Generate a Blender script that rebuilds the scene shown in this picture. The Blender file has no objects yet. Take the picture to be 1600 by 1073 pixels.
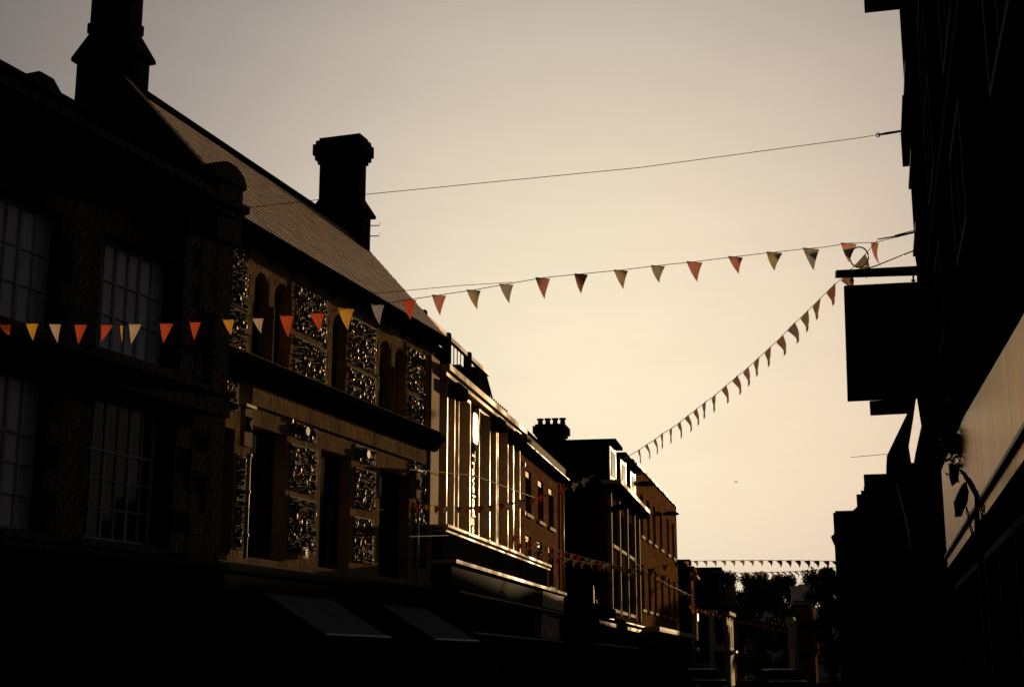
import bpy, math, random
from mathutils import Vector, Matrix
R = math.radians
rnd = random.Random(7)
sc = bpy.context.scene
col = sc.collection

# ------------------------------------------------------------------ camera
F_PX, HOR = 2222.0, 1037.0
PITCH = math.atan((HOR - 536.5) / F_PX)
EYE = 1.6
cam_d = bpy.data.cameras.new('camera')
cam = bpy.data.objects.new('camera', cam_d); col.objects.link(cam)
cam.location = (0, 0, EYE); cam.rotation_euler = (math.pi / 2 + PITCH, 0, 0)
cam_d.sensor_width = 36.0; cam_d.lens = 36.0 * F_PX / 1600.0
cam_d.clip_end = 6000
sc.camera = cam

def ray(px, py):
    cx = (px - 800) / F_PX; cy = (536.5 - py) / F_PX
    return Vector((cx, math.cos(PITCH) - cy * math.sin(PITCH), math.sin(PITCH) + cy * math.cos(PITCH)))
def at(px, py, Y):
    r = ray(px, py); a = Y / r.y
    return Vector((a * r.x, Y, EYE + a * r.z))

# ------------------------------------------------------------------ sky and sun
SUN_AZ, SUN_EL = R(22.9), R(5.9)
w = bpy.data.worlds.new('World'); sc.world = w; w.use_nodes = True
nt = w.node_tree; nt.nodes.clear()
def N(t, **k):
    n = nt.nodes.new(t)
    for a, b in k.items(): setattr(n, a, b)
    return n
out = N('ShaderNodeOutputWorld'); bg1 = N('ShaderNodeBackground'); bg2 = N('ShaderNodeBackground'); add = N('ShaderNodeAddShader')
sky = N('ShaderNodeTexSky', sky_type='NISHITA', sun_disc=False, sun_elevation=SUN_EL, sun_rotation=SUN_AZ,
        dust_density=5.0, air_density=1.0)
tint = N('ShaderNodeMixRGB', blend_type='MULTIPLY'); tint.inputs[0].default_value = 1; tint.inputs[2].default_value = (1, .74, .5, 1)
nt.links.new(sky.outputs[0], tint.inputs[1]); nt.links.new(tint.outputs[0], bg1.inputs[0]); bg1.inputs[1].default_value = 0.004
tc = N('ShaderNodeTexCoord'); dot = N('ShaderNodeVectorMath', operation='DOT_PRODUCT')
glow = ray(920, 620).normalized(); dot.inputs[1].default_value = glow
nt.links.new(tc.outputs['Generated'], dot.inputs[0])
ac = N('ShaderNodeMath', operation='ARCCOSINE'); nt.links.new(dot.outputs['Value'], ac.inputs[0])
dv = N('ShaderNodeMath', operation='DIVIDE'); nt.links.new(ac.outputs[0], dv.inputs[0]); dv.inputs[1].default_value = math.pi
ramp = N('ShaderNodeValToRGB'); nt.links.new(dv.outputs[0], ramp.inputs[0])
ramp.color_ramp.interpolation = 'B_SPLINE'
stops = [(0, (1.0, .885, .63)), (5, (.93, .81, .60)), (10, (.78, .675, .52)), (15, (.58, .50, .42)), (20, (.38, .33, .295)),
         (26, (.225, .195, .18)), (33, (.115, .102, .095)), (45, (.06, .055, .052)), (80, (.030, .029, .030)), (180, (.018, .018, .020))]
e = ramp.color_ramp.elements
e[0].position = 0; e[0].color = (*stops[0][1], 1); e[1].position = 1; e[1].color = (*stops[-1][1], 1)
for d_, c_ in stops[1:-1]:
    el = e.new(d_ / 180.0); el.color = (*c_, 1)
wm = N('ShaderNodeMapping'); wm.inputs['Scale'].default_value = (2.0, 2.0, 9.0); nt.links.new(tc.outputs['Generated'], wm.inputs[0])
wn = N('ShaderNodeTexNoise'); wn.inputs['Scale'].default_value = 2.2; wn.inputs['Detail'].default_value = 9; wn.inputs['Roughness'].default_value = .62
nt.links.new(wm.outputs[0], wn.inputs['Vector'])
wr = N('ShaderNodeValToRGB'); wr.color_ramp.elements[0].position = .3; wr.color_ramp.elements[0].color = (.94, .935, .945, 1); wr.color_ramp.elements[1].position = .7; wr.color_ramp.elements[1].color = (1.0, 1.0, 1.0, 1)
nt.links.new(wn.outputs['Fac'], wr.inputs[0]); wx = N('ShaderNodeMixRGB', blend_type='MULTIPLY'); wx.inputs[0].default_value = 1
nt.links.new(ramp.outputs[0], wx.inputs[1]); nt.links.new(wr.outputs[0], wx.inputs[2])
nt.links.new(wx.outputs[0], bg2.inputs[0]); bg2.inputs[1].default_value = 0.97
nt.links.new(bg1.outputs[0], add.inputs[0]); nt.links.new(bg2.outputs[0], add.inputs[1]); nt.links.new(add.outputs[0], out.inputs[0])

sd = bpy.data.lights.new('sun', 'SUN'); sd.energy = 4.6; sd.angle = R(0.6); sd.color = (1.0, .66, .33)
sun = bpy.data.objects.new('sun', sd); col.objects.link(sun)
sdir = Vector((math.sin(SUN_AZ) * math.cos(SUN_EL), math.cos(SUN_AZ) * math.cos(SUN_EL), math.sin(SUN_EL)))
sun.rotation_euler = sdir.to_track_quat('Z', 'Y').to_euler(); sun.location = (30, 60, 40)
vs = sc.view_settings
vs.view_transform = 'Standard'; vs.look = 'None'; vs.exposure = 0; vs.gamma = 1; vs.use_curve_mapping = False

# ------------------------------------------------------------------ materials
def mat(name, base, rough=.8, metal=0, spec=.3, noise=None, bump=0, bscale=30, col2=None, coat=0):
    m = bpy.data.materials.new(name); m.use_nodes = True
    t = m.node_tree; b = t.nodes['Principled BSDF']
    b.inputs['Base Color'].default_value = (*base, 1); b.inputs['Roughness'].default_value = rough
    b.inputs['Metallic'].default_value = metal
    if 'flint' in name: b.inputs['Specular Tint'].default_value = (1, .62, .3, 1)
    b.inputs['Specular IOR Level'].default_value = spec
    if coat: b.inputs['Coat Weight'].default_value = coat
    if noise or bump:
        c = t.nodes.new('ShaderNodeTexCoord'); n = t.nodes.new('ShaderNodeTexNoise')
        n.inputs['Scale'].default_value = noise or bscale; n.inputs['Detail'].default_value = 7; n.inputs['Roughness'].default_value = .65
        t.links.new(c.outputs['Object'], n.inputs['Vector'])
        if noise:
            r = t.nodes.new('ShaderNodeValToRGB'); r.color_ramp.elements[0].position = .32; r.color_ramp.elements[1].position = .7
            c2 = col2 or tuple(x * .45 for x in base)
            r.color_ramp.elements[0].color = (*c2, 1); r.color_ramp.elements[1].color = (*base, 1)
            t.links.new(n.outputs['Fac'], r.inputs['Fac']); t.links.new(r.outputs[0], b.inputs['Base Color'])
        if bump:
            n2 = t.nodes.new('ShaderNodeTexNoise'); n2.inputs['Scale'].default_value = bscale; n2.inputs['Detail'].default_value = 4
            t.links.new(c.outputs['Object'], n2.inputs['Vector'])
            bp = t.nodes.new('ShaderNodeBump'); bp.inputs['Strength'].default_value = bump; bp.inputs['Distance'].default_value = .02
            t.links.new(n2.outputs['Fac'], bp.inputs['Height']); t.links.new(bp.outputs[0], b.inputs['Normal'])
    return m
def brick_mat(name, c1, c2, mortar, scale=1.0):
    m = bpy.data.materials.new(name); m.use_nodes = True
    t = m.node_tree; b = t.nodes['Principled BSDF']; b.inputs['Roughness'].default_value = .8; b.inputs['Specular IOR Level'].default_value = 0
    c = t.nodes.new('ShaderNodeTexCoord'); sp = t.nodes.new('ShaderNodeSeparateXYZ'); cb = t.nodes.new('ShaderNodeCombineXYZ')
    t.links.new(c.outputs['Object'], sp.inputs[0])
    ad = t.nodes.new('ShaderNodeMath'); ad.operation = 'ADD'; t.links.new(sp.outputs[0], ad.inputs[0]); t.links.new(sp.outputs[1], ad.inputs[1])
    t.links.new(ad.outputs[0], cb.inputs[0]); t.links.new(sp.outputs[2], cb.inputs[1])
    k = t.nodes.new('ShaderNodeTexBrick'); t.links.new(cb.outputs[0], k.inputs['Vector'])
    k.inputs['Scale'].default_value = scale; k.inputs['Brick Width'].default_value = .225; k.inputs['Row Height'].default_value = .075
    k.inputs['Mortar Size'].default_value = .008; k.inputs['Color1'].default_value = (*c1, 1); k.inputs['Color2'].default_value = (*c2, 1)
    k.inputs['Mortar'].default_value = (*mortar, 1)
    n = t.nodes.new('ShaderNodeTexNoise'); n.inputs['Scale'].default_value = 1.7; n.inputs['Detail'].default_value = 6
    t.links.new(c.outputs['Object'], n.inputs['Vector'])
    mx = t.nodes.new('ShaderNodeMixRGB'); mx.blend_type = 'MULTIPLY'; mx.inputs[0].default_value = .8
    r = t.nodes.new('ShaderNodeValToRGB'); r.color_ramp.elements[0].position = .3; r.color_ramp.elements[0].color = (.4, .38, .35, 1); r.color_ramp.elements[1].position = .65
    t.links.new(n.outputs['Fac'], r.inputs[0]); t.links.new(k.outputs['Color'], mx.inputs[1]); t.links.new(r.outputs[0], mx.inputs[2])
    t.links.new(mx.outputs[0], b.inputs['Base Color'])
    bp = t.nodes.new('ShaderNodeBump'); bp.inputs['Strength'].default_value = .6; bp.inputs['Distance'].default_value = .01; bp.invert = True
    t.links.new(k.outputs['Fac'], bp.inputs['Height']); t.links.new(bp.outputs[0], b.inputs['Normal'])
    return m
def cloth_mat(name, c, trans=.55):
    m = bpy.data.materials.new(name); m.use_nodes = True
    t = m.node_tree; t.nodes.clear()
    o = t.nodes.new('ShaderNodeOutputMaterial'); d = t.nodes.new('ShaderNodeBsdfDiffuse'); tr = t.nodes.new('ShaderNodeBsdfTranslucent'); mx = t.nodes.new('ShaderNodeMixShader')
    cd = t.nodes.new('ShaderNodeTexCoord'); n = t.nodes.new('ShaderNodeTexNoise'); n.inputs['Scale'].default_value = 9; n.inputs['Detail'].default_value = 5
    t.links.new(cd.outputs['Object'], n.inputs['Vector'])
    r = t.nodes.new('ShaderNodeValToRGB'); r.color_ramp.elements[0].position = .3; r.color_ramp.elements[1].position = .65
    r.color_ramp.elements[0].color = (*[x * .72 for x in c], 1); r.color_ramp.elements[1].color = (*c, 1)
    t.links.new(n.outputs['Fac'], r.inputs[0])
    for s_ in (d, tr): t.links.new(r.outputs[0], s_.inputs[0])
    mx.inputs[0].default_value = trans
    t.links.new(d.outputs[0], mx.inputs[1]); t.links.new(tr.outputs[0], mx.inputs[2]); t.links.new(mx.outputs[0], o.inputs[0])
    return m
M = {}
M['shade_stone'] = mat('dark stone in painted shade', (.024, .020, .016), .95, spec=.03, noise=1.3, bump=.12, bscale=9, col2=(.010, .009, .008))  # stone colour darkened to carry the shade of the unlit fronts
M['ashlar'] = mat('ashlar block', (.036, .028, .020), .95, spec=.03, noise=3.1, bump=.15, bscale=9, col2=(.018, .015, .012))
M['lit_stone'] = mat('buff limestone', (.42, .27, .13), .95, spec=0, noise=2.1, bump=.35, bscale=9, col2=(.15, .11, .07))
M['pier_stone'] = mat('smooth buff stone pier', (.38, .26, .13), .9, spec=.05, noise=1.6, bump=.15, bscale=12, col2=(.24, .17, .10))
M['flint_bed'] = mat('dark flint bedding', (.035, .03, .024), .9, noise=25, bump=.6, bscale=40)
M['flint'] = mat('knapped flint', (.045, .034, .022), .7, spec=.02, noise=3, col2=(.02, .02, .02))
M['flint_glint'] = mat('glossy flint flake', (.20, .12, .055), .27, metal=.85, spec=.3, noise=3)
M['flint_pale'] = mat('pale flint cobble', (.10, .08, .065), .5, spec=.5, noise=8)
M['tile'] = mat('clay roof tile', (.52, .38, .25), .6, spec=.3, noise=2.2, bump=.3, bscale=30, col2=(.34, .24, .155))
M['tile_edge'] = mat('tile edge in painted shade', (.02, .016, .012), .95, spec=0, noise=9)  # butt faces coloured dark to draw the shadow lines between tile courses
M['chimney'] = brick_mat('sooty chimney brick', (.016, .012, .010), (.012, .010, .008), (.010, .009, .008))
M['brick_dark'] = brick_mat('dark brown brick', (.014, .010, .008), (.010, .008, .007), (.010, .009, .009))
M['brick_mid'] = brick_mat('dull brown brick', (.09, .05, .028), (.06, .036, .02), (.07, .05, .035))
M['brick_warm'] = brick_mat('warm red brown brick', (.26, .13, .06), (.18, .085, .04), (.17, .12, .07))
M['brick_orange'] = brick_mat('orange brick', (.30, .14, .055), (.21, .10, .04), (.19, .13, .07))
M['black'] = mat('black painted timber', (.008, .008, .009), .95, spec=0, noise=12)
M['iron'] = mat('black wrought iron', (.01, .01, .01), .45, bump=.2, bscale=60)
M['lead'] = mat('dark lead gutter', (.009, .009, .010), .9, spec=0, noise=6)
M['glass'] = mat('dark window glass', (.012, .014, .018), .06, spec=.55, noise=3)
M['glass_pale'] = mat('window glass with painted sky reflection and net curtain', (.60, .63, .70), .2, spec=.5, noise=1.5, col2=(.38, .41, .46))  # pale base stands in for sky reflected in upper panes; net below
M['glass_blue'] = mat('window glass with blue blind', (.02, .035, .05), .15, spec=.5, noise=1.5)
M['bar'] = mat('weathered grey paint', (.5, .53, .58), .5, noise=9)
M['bar_dark'] = mat('dark painted joinery', (.012, .014, .018), .85, spec=.04, noise=9)
M['white_metal'] = mat('cream coated metal', (.46, .33, .17), .48, spec=.24, noise=7, col2=(.62, .52, .37))
M['parapet'] = mat('buff painted parapet', (.17, .115, .055), .9, spec=.05, noise=2.5)
M['sign_white'] = mat('white sign face', (.7, .6, .42), .34, spec=.6, noise=3)
def uneven(m, lo, hi, sc_):
    t = m.node_tree; b = t.nodes['Principled BSDF']; c = t.nodes.new('ShaderNodeTexCoord'); n = t.nodes.new('ShaderNodeTexNoise'); n.inputs['Scale'].default_value = sc_; n.inputs['Detail'].default_value = 4
    t.links.new(c.outputs['Object'], n.inputs['Vector']); q = t.nodes.new('ShaderNodeMapRange'); q.inputs[1].default_value = .35; q.inputs[2].default_value = .65; q.inputs[3].default_value = lo; q.inputs[4].default_value = hi
    t.links.new(n.outputs['Fac'], q.inputs[0]); t.links.new(q.outputs[0], b.inputs['Roughness'])
M['gold_metal'] = mat('cream painted coping', (.36, .255, .13), .65, spec=.12, noise=3, col2=(.55, .43, .26))
M['brown_panel'] = mat('brown cladding panel', (.085, .045, .025), .9, spec=.06, noise=4)
M['grey_panel'] = mat('dusty grey fascia', (.028, .021, .016), .9, spec=.03, noise=2.2)
M['fascia_cream'] = mat('cream shop fascia', (.5, .38, .22), .7, spec=.15, noise=2.2)
M['blind'] = mat('cream roller blind', (.8, .72, .55), .8, noise=3, col2=(.7, .62, .46))
M['awning'] = cloth_mat('grey blue awning canvas', (.14, .15, .18), .1)
M['glass_dull'] = mat('dusty dark shop glass', (.004, .004, .005), .95, spec=0, noise=2)
M['dusk_red'] = cloth_mat('shaded red bunting cloth', (.46, .20, .16), .5)  # muted copies of the bunting colours for flags in shade against the sky
M['olive'] = cloth_mat('shaded olive bunting cloth', (.36, .29, .17), .5)
M['grey'] = cloth_mat('shaded grey bunting cloth', (.30, .28, .26), .5)
M['brown'] = cloth_mat('shaded brown bunting cloth', (.42, .25, .19), .5)
M['umber'] = cloth_mat('shaded olive brown bunting cloth', (.38, .31, .20), .5)
M['white_paint'] = mat('old white paint', (.50, .41, .27), .9, spec=.05, noise=3, col2=(.5, .42, .3))
M['slate'] = mat('dark slate', (.010, .010, .011), .9, spec=0, noise=4, bump=.4, bscale=12)
M['asphalt'] = mat('asphalt', (.022, .022, .024), .95, spec=0, noise=20, bump=.4, bscale=60)
M['paving'] = mat('paving slab', (.045, .042, .038), .95, spec=0, noise=4)
M['bark'] = mat('bark', (.04, .03, .022), .9, bump=.6, bscale=12)
M['leaf'] = mat('dark green leaf', (.035, .045, .018), .7, noise=1.1, col2=(.018, .024, .01))
M['hill'] = mat('wooded hillside', (.016, .020, .022), .95, noise=.12)
M['car'] = mat('dark car paint', (.006, .006, .007), .6, spec=.12, noise=3)
M['rubber'] = mat('rubber', (.01, .01, .01), .8, noise=9)
M['cable'] = mat('steel cable', (.02, .017, .015), .6, noise=30)
M['rope'] = mat('white bunting tape', (.35, .31, .26), .8, noise=30)
M['red'] = cloth_mat('red bunting cloth', (.42, .07, .03)); M['red'].name = 'red bunting cloth'
M['yellow'] = cloth_mat('yellow bunting cloth', (.50, .27, .045))
M['white'] = cloth_mat('white bunting cloth', (.42, .34, .29))
M['blue'] = cloth_mat('grey blue bunting cloth', (.22, .215, .25))
M['pink'] = cloth_mat('faded pink bunting cloth', (.48, .25, .20))
uneven(M['white_metal'], .33, .7, 1.1); uneven(M['gold_metal'], .42, .85, .7)
def fascia_panel_mat():
    m = mat('stained cream render with painted shade', (.56, .33, .14), .3, spec=.35, metal=.7, bump=.12, bscale=3, noise=1.2, col2=(.5, .4, .26)); t = m.node_tree; b = t.nodes['Principled BSDF']
    src = b.inputs['Base Color'].links[0].from_socket
    c = t.nodes.new('ShaderNodeTexCoord'); mp = t.nodes.new('ShaderNodeMapping'); mp.inputs['Scale'].default_value = (3.2, 3.2, .12)
    t.links.new(c.outputs['Object'], mp.inputs[0]); n = t.nodes.new('ShaderNodeTexNoise'); n.inputs['Scale'].default_value = 1.6; n.inputs['Detail'].default_value = 3
    t.links.new(mp.outputs[0], n.inputs['Vector'])
    r = t.nodes.new('ShaderNodeValToRGB'); r.color_ramp.elements[0].position = .35; r.color_ramp.elements[0].color = (.5, .44, .36, 1); r.color_ramp.elements[1].position = .6
    t.links.new(n.outputs['Fac'], r.inputs[0]); mx = t.nodes.new('ShaderNodeMixRGB'); mx.blend_type = 'MULTIPLY'; mx.inputs[0].default_value = 1
    t.links.new(src, mx.inputs[1]); t.links.new(r.outputs[0], mx.inputs[2])
    # soft shade painted into the colour below the slanted top, ragged lower edge
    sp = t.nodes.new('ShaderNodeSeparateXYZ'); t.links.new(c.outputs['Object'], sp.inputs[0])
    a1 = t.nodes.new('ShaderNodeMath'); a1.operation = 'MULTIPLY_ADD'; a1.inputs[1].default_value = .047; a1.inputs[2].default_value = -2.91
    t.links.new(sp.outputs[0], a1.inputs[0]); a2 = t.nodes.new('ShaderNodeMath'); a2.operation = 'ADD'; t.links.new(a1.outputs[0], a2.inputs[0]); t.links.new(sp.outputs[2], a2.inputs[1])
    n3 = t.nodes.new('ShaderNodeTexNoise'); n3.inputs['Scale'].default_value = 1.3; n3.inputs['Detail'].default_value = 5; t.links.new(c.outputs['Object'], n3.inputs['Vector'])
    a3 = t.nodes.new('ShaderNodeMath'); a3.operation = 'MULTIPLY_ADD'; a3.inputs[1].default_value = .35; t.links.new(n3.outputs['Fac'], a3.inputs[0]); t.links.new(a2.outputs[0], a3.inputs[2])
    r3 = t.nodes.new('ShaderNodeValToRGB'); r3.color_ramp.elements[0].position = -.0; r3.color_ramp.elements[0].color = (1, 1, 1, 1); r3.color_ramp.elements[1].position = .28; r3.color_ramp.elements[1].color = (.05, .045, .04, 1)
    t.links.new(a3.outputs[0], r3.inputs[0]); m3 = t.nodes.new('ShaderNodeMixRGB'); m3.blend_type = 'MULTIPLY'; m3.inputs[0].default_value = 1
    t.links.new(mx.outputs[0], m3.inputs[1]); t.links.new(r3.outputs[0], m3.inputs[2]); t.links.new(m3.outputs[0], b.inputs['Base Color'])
    return m
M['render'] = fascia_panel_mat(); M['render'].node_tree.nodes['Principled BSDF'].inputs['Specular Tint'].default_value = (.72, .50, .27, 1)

# ------------------------------------------------------------------ mesh helpers
class MB:
    def __init__(s): s.v = []; s.f = []
    def box(s, x0, x1, y0, y1, z0, z1):
        if x0 > x1: x0, x1 = x1, x0
        if y0 > y1: y0, y1 = y1, y0
        if z0 > z1: z0, z1 = z1, z0
        o = len(s.v)
        s.v += [(x0, y0, z0), (x1, y0, z0), (x1, y1, z0), (x0, y1, z0), (x0, y0, z1), (x1, y0, z1), (x1, y1, z1), (x0, y1, z1)]
        s.f += [tuple(o + i for i in q) for q in ((0, 3, 2, 1), (4, 5, 6, 7), (0, 1, 5, 4), (1, 2, 6, 5), (2, 3, 7, 6), (3, 0, 4, 7))]
        return s
    def poly(s, pts):
        o = len(s.v); s.v += [tuple(p) for p in pts]; s.f.append(tuple(range(o, o + len(pts)))); return s
    def prism(s, pts, d):
        """pts: closed 3d outline; d: extrusion vector"""
        n = len(pts); o = len(s.v); d = Vector(d)
        s.v += [tuple(Vector(p)) for p in pts] + [tuple(Vector(p) + d) for p in pts]
        s.f.append(tuple(range(o, o + n))[::-1]); s.f.append(tuple(range(o + n, o + 2 * n)))
        for i in range(n):
            j = (i + 1) % n; s.f.append((o + i, o + j, o + n + j, o + n + i))
        return s
    def xz(s, pts, y0, y1): return s.prism([(a, y0, b) for a, b in pts], (0, y1 - y0, 0))
    def yz(s, pts, x0, x1): return s.prism([(x0, a, b) for a, b in pts], (x1 - x0, 0, 0))
    def xy(s, pts, z0, z1): return s.prism([(a, b, z0) for a, b in pts], (0, 0, z1 - z0))
    def tube(s, pts, r, n=6, closed=False):
        pts = [Vector(p) for p in pts]; o = len(s.v); m = len(pts)
        for i, p in enumerate(pts):
            a = pts[(i - 1) % m] if closed or i > 0 else p; b = pts[(i + 1) % m] if closed or i < m - 1 else p
            t = (b - a).normalized(); u = t.cross(Vector((0, 0, 1)))
            if u.length < .05: u = t.cross(Vector((0, 1, 0)))
            u.normalize(); v = t.cross(u); rr = r[i] if isinstance(r, (list, tuple)) else r
            for k in range(n):
                an = 2 * math.pi * k / n; s.v.append(tuple(p + u * math.cos(an) * rr + v * math.sin(an) * rr))
        for i in range(m if closed else m - 1):
            a = o + i * n; b = o + ((i + 1) % m) * n
            for k in range(n):
                k2 = (k + 1) % n; s.f.append((a + k, a + k2, b + k2, b + k))
        if not closed:
            s.f.append(tuple(range(o, o + n))[::-1]); s.f.append(tuple(range(o + (m - 1) * n, o + m * n)))
        return s
    def blob(s, c, rx, ry, rz, rr):
        """a knapped, faceted lump (octahedron cut once, jittered)"""
        o = len(s.v); V = []
        for (a, b, d) in OCT: 
            k = rr.uniform(.75, 1.15); V.append((c[0] + a * rx * k, c[1] + b * ry * k, c[2] + d * rz * k))
        s.v += V; s.f += [tuple(o + i for i in q) for q in OCTF]
        return s
    def build(s, name, m, parent=None, smooth=False):
        me = bpy.data.meshes.new(name); me.from_pydata(s.v, [], s.f); me.update()
        for mm in (m if isinstance(m, list) else [m]): me.materials.append(mm)
        if smooth:
            for p in me.polygons: p.use_smooth = True
        o = bpy.data.objects.new(name, me); col.objects.link(o)
        if parent: o.parent = parent
        return o
g_ = (1 + 5 ** .5) / 2; l_ = math.hypot(1, g_)
OCT = [(a / l_, b / l_, c / l_) for a, b, c in ((-1, g_, 0), (1, g_, 0), (-1, -g_, 0), (1, -g_, 0), (0, -1, g_), (0, 1, g_), (0, -1, -g_), (0, 1, -g_), (g_, 0, -1), (g_, 0, 1), (-g_, 0, -1), (-g_, 0, 1))]
OCTF = [(0, 11, 5), (0, 5, 1), (0, 1, 7), (0, 7, 10), (0, 10, 11), (1, 5, 9), (5, 11, 4), (11, 10, 2), (10, 7, 6), (7, 1, 8), (3, 9, 4), (3, 4, 2), (3, 2, 6), (3, 6, 8), (3, 8, 9), (4, 9, 5), (2, 4, 11), (6, 2, 10), (8, 6, 7), (9, 8, 1)]

def thing(name, label, cat, loc=(0, 0, 0), rotz=0, group=None):
    o = bpy.data.objects.new(name, None); col.objects.link(o)
    o.location = loc; o.rotation_euler = (0, 0, rotz); o['label'] = label; o['category'] = cat
    if group: o['group'] = group
    return o
def tag(o, label, cat, group=None):
    o['label'] = label; o['category'] = cat
    if group: o['group'] = group
    return o
def kx(vpx): r = ray(vpx, HOR); return r.x / r.y
def frame_left(x, y, k):     # facade on the west side: local +x runs away from us, -y faces the street
    return (x, y, 0), math.atan2(1, k)
def frame_right(x, y, k):    # facade on the east side: local -x runs away from us, -y faces the street
    return (x, y, 0), math.atan2(1, k) + math.pi
def share(o, parent, loc):
    c = o.copy(); col.objects.link(c); c.parent = parent; c.location = loc; return c

def wall(parent, name, m, x0, x1, z0, z1, openings, y=0, depth=.3, back=True):
    """a wall face in the plane y with real openings and reveals"""
    b = MB()
    xs = sorted({x0, x1, *[o[0] for o in openings], *[o[1] for o in openings]}); zs = sorted({z0, z1, *[o[2] for o in openings], *[o[3] for o in openings]})
    xs = [x for x in xs if x0 <= x <= x1]; zs = [z for z in zs if z0 <= z <= z1]
    for i in range(len(xs) - 1):
        for j in range(len(zs) - 1):
            cx = (xs[i] + xs[i + 1]) / 2; cz = (zs[j] + zs[j + 1]) / 2
            if any(o[0] < cx < o[1] and o[2] < cz < o[3] for o in openings): continue
            b.poly([(xs[i], y, zs[j]), (xs[i + 1], y, zs[j]), (xs[i + 1], y, zs[j + 1]), (xs[i], y, zs[j + 1])])
    for a, c, d, e_ in openings:
        b.poly([(a, y, d), (a, y, e_), (a, y + depth, e_), (a, y + depth, d)]); b.poly([(c, y, e_), (c, y, d), (c, y + depth, d), (c, y + depth, e_)])
        b.poly([(a, y, d), (a, y + depth, d), (c, y + depth, d), (c, y, d)]); b.poly([(a, y, e_), (c, y, e_), (c, y + depth, e_), (a, y + depth, e_)])
    b.poly([(x0, y, z0), (x0, y, z1), (x0, y + depth, z1), (x0, y + depth, z0)]); b.poly([(x1, y, z1), (x1, y, z0), (x1, y + depth, z0), (x1, y + depth, z1)])
    b.poly([(x0, y, z1), (x1, y, z1), (x1, y + depth, z1), (x0, y + depth, z1)])
    return b.build(name, m, parent)

def window(parent, x0, x1, z0, z1, y, xs, zs, mf, mg, bar=.03, fr=.05, name='window', heavy=(), label=None, d=.05, tilt=.012):
    """xs / zs: positions of the bars between panes; every pane is its own object"""
    b = MB()
    b.box(x0, x0 + fr, y, y + d, z0, z1); b.box(x1 - fr, x1, y, y + d, z0, z1); b.box(x0 + fr, x1 - fr, y, y + d, z1 - fr, z1); b.box(x0 + fr, x1 - fr, y, y + d, z0, z0 + fr)
    for x in xs:
        k = bar * (2.2 if x in heavy else 1); b.box(x - k / 2, x + k / 2, y + .003, y + d - .003, z0 + fr, z1 - fr)
    for z in zs:
        k = bar * (2.2 if z in heavy else 1); b.box(x0 + fr, x1 - fr, y + .006, y + d - .006, z - k / 2, z + k / 2)
    f = b.build(name, mf, parent)
    if label: f['label'] = label
    X = [x0 + fr, *xs, x1 - fr]; Z = [z0 + fr, *zs, z1 - fr]; cache = {}
    for i in range(len(X) - 1):
        for j in range(len(Z) - 1):
            wx = X[i + 1] - X[i]; hz = Z[j + 1] - Z[j]; key = (round(wx, 3), round(hz, 3))
            if key in cache:
                p = cache[key].copy(); col.objects.link(p)
            else:
                p = MB().box(-wx / 2, wx / 2, 0, .008, -hz / 2, hz / 2).build('pane', mg, None); cache[key] = p
            p.parent = f; p.location = ((X[i] + X[i + 1]) / 2, y + d * .55, (Z[j] + Z[j + 1]) / 2)
            p.rotation_euler = (rnd.uniform(-tilt, tilt), 0, rnd.uniform(-tilt, tilt))
    return f

# ------------------------------------------------------------------ ground, road, pavements, hills
g = MB(); g.poly([(-3000, -3000, -.13), (3000, -3000, -.13), (3000, 3000, -.13), (-3000, 3000, -.13)])
o = g.build('ground', M['asphalt']); o['kind'] = 'structure'
centre = [(-4.5, -12), (-.5, 15), (2.6, 31), (6.0, 45), (9.2, 60), (12.3, 75), (14.5, 95), (17.5, 130), (20, 170)]
road = MB(); hw = 2.6
L_ = [(x - hw, y, -.122) for x, y in centre]; R_ = [(x + hw, y, -.122) for x, y in centre]
for i in range(len(centre) - 1): road.poly([L_[i], R_[i], R_[i + 1], L_[i + 1]])
o = road.build('road', M['asphalt']); o['kind'] = 'structure'
for side in (-1, 1):
    b = MB(); kb = MB()
    for i in range(len(centre) - 1):
        (xa, ya), (xb, yb) = centre[i], centre[i + 1]
        i0, i1, o1 = side * hw, side * (hw + .14), side * (hw + 4.2)
        b.prism([(xa + i1, ya, -.12), (xa + o1, ya, -.12), (xb + o1, yb, -.12), (xb + i1, yb, -.12)], (0, 0, .12))
        kb.prism([(xa + i0, ya, -.12), (xa + i1, ya, -.12), (xb + i1, yb, -.12), (xb + i0, yb, -.12)], (0, 0, .123))
    o = b.build('pavement', M['paving']); o['kind'] = 'structure'
    o = kb.build('kerb', M['paving']); o['kind'] = 'structure'
b = MB(); nx, ny = 60, 14
for j in range(ny + 1):
    for i in range(nx + 1):
        x = -140 + 420 * i / nx; y = 190 + 200 * j / ny
        z = -.3 + (12 + 3 * math.sin(x * .045 + 1) + 1.2 * math.sin(x * .13)) * min(1, (j / 5.0)) ** .8
        b.v.append((x, y, z))
for j in range(ny):
    for i in range(nx):
        a = j * (nx + 1) + i; b.f.append((a, a + 1, a + nx + 2, a + nx + 1))
o = b.build('hills', M['hill'], smooth=True); o['kind'] = 'structure'

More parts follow.
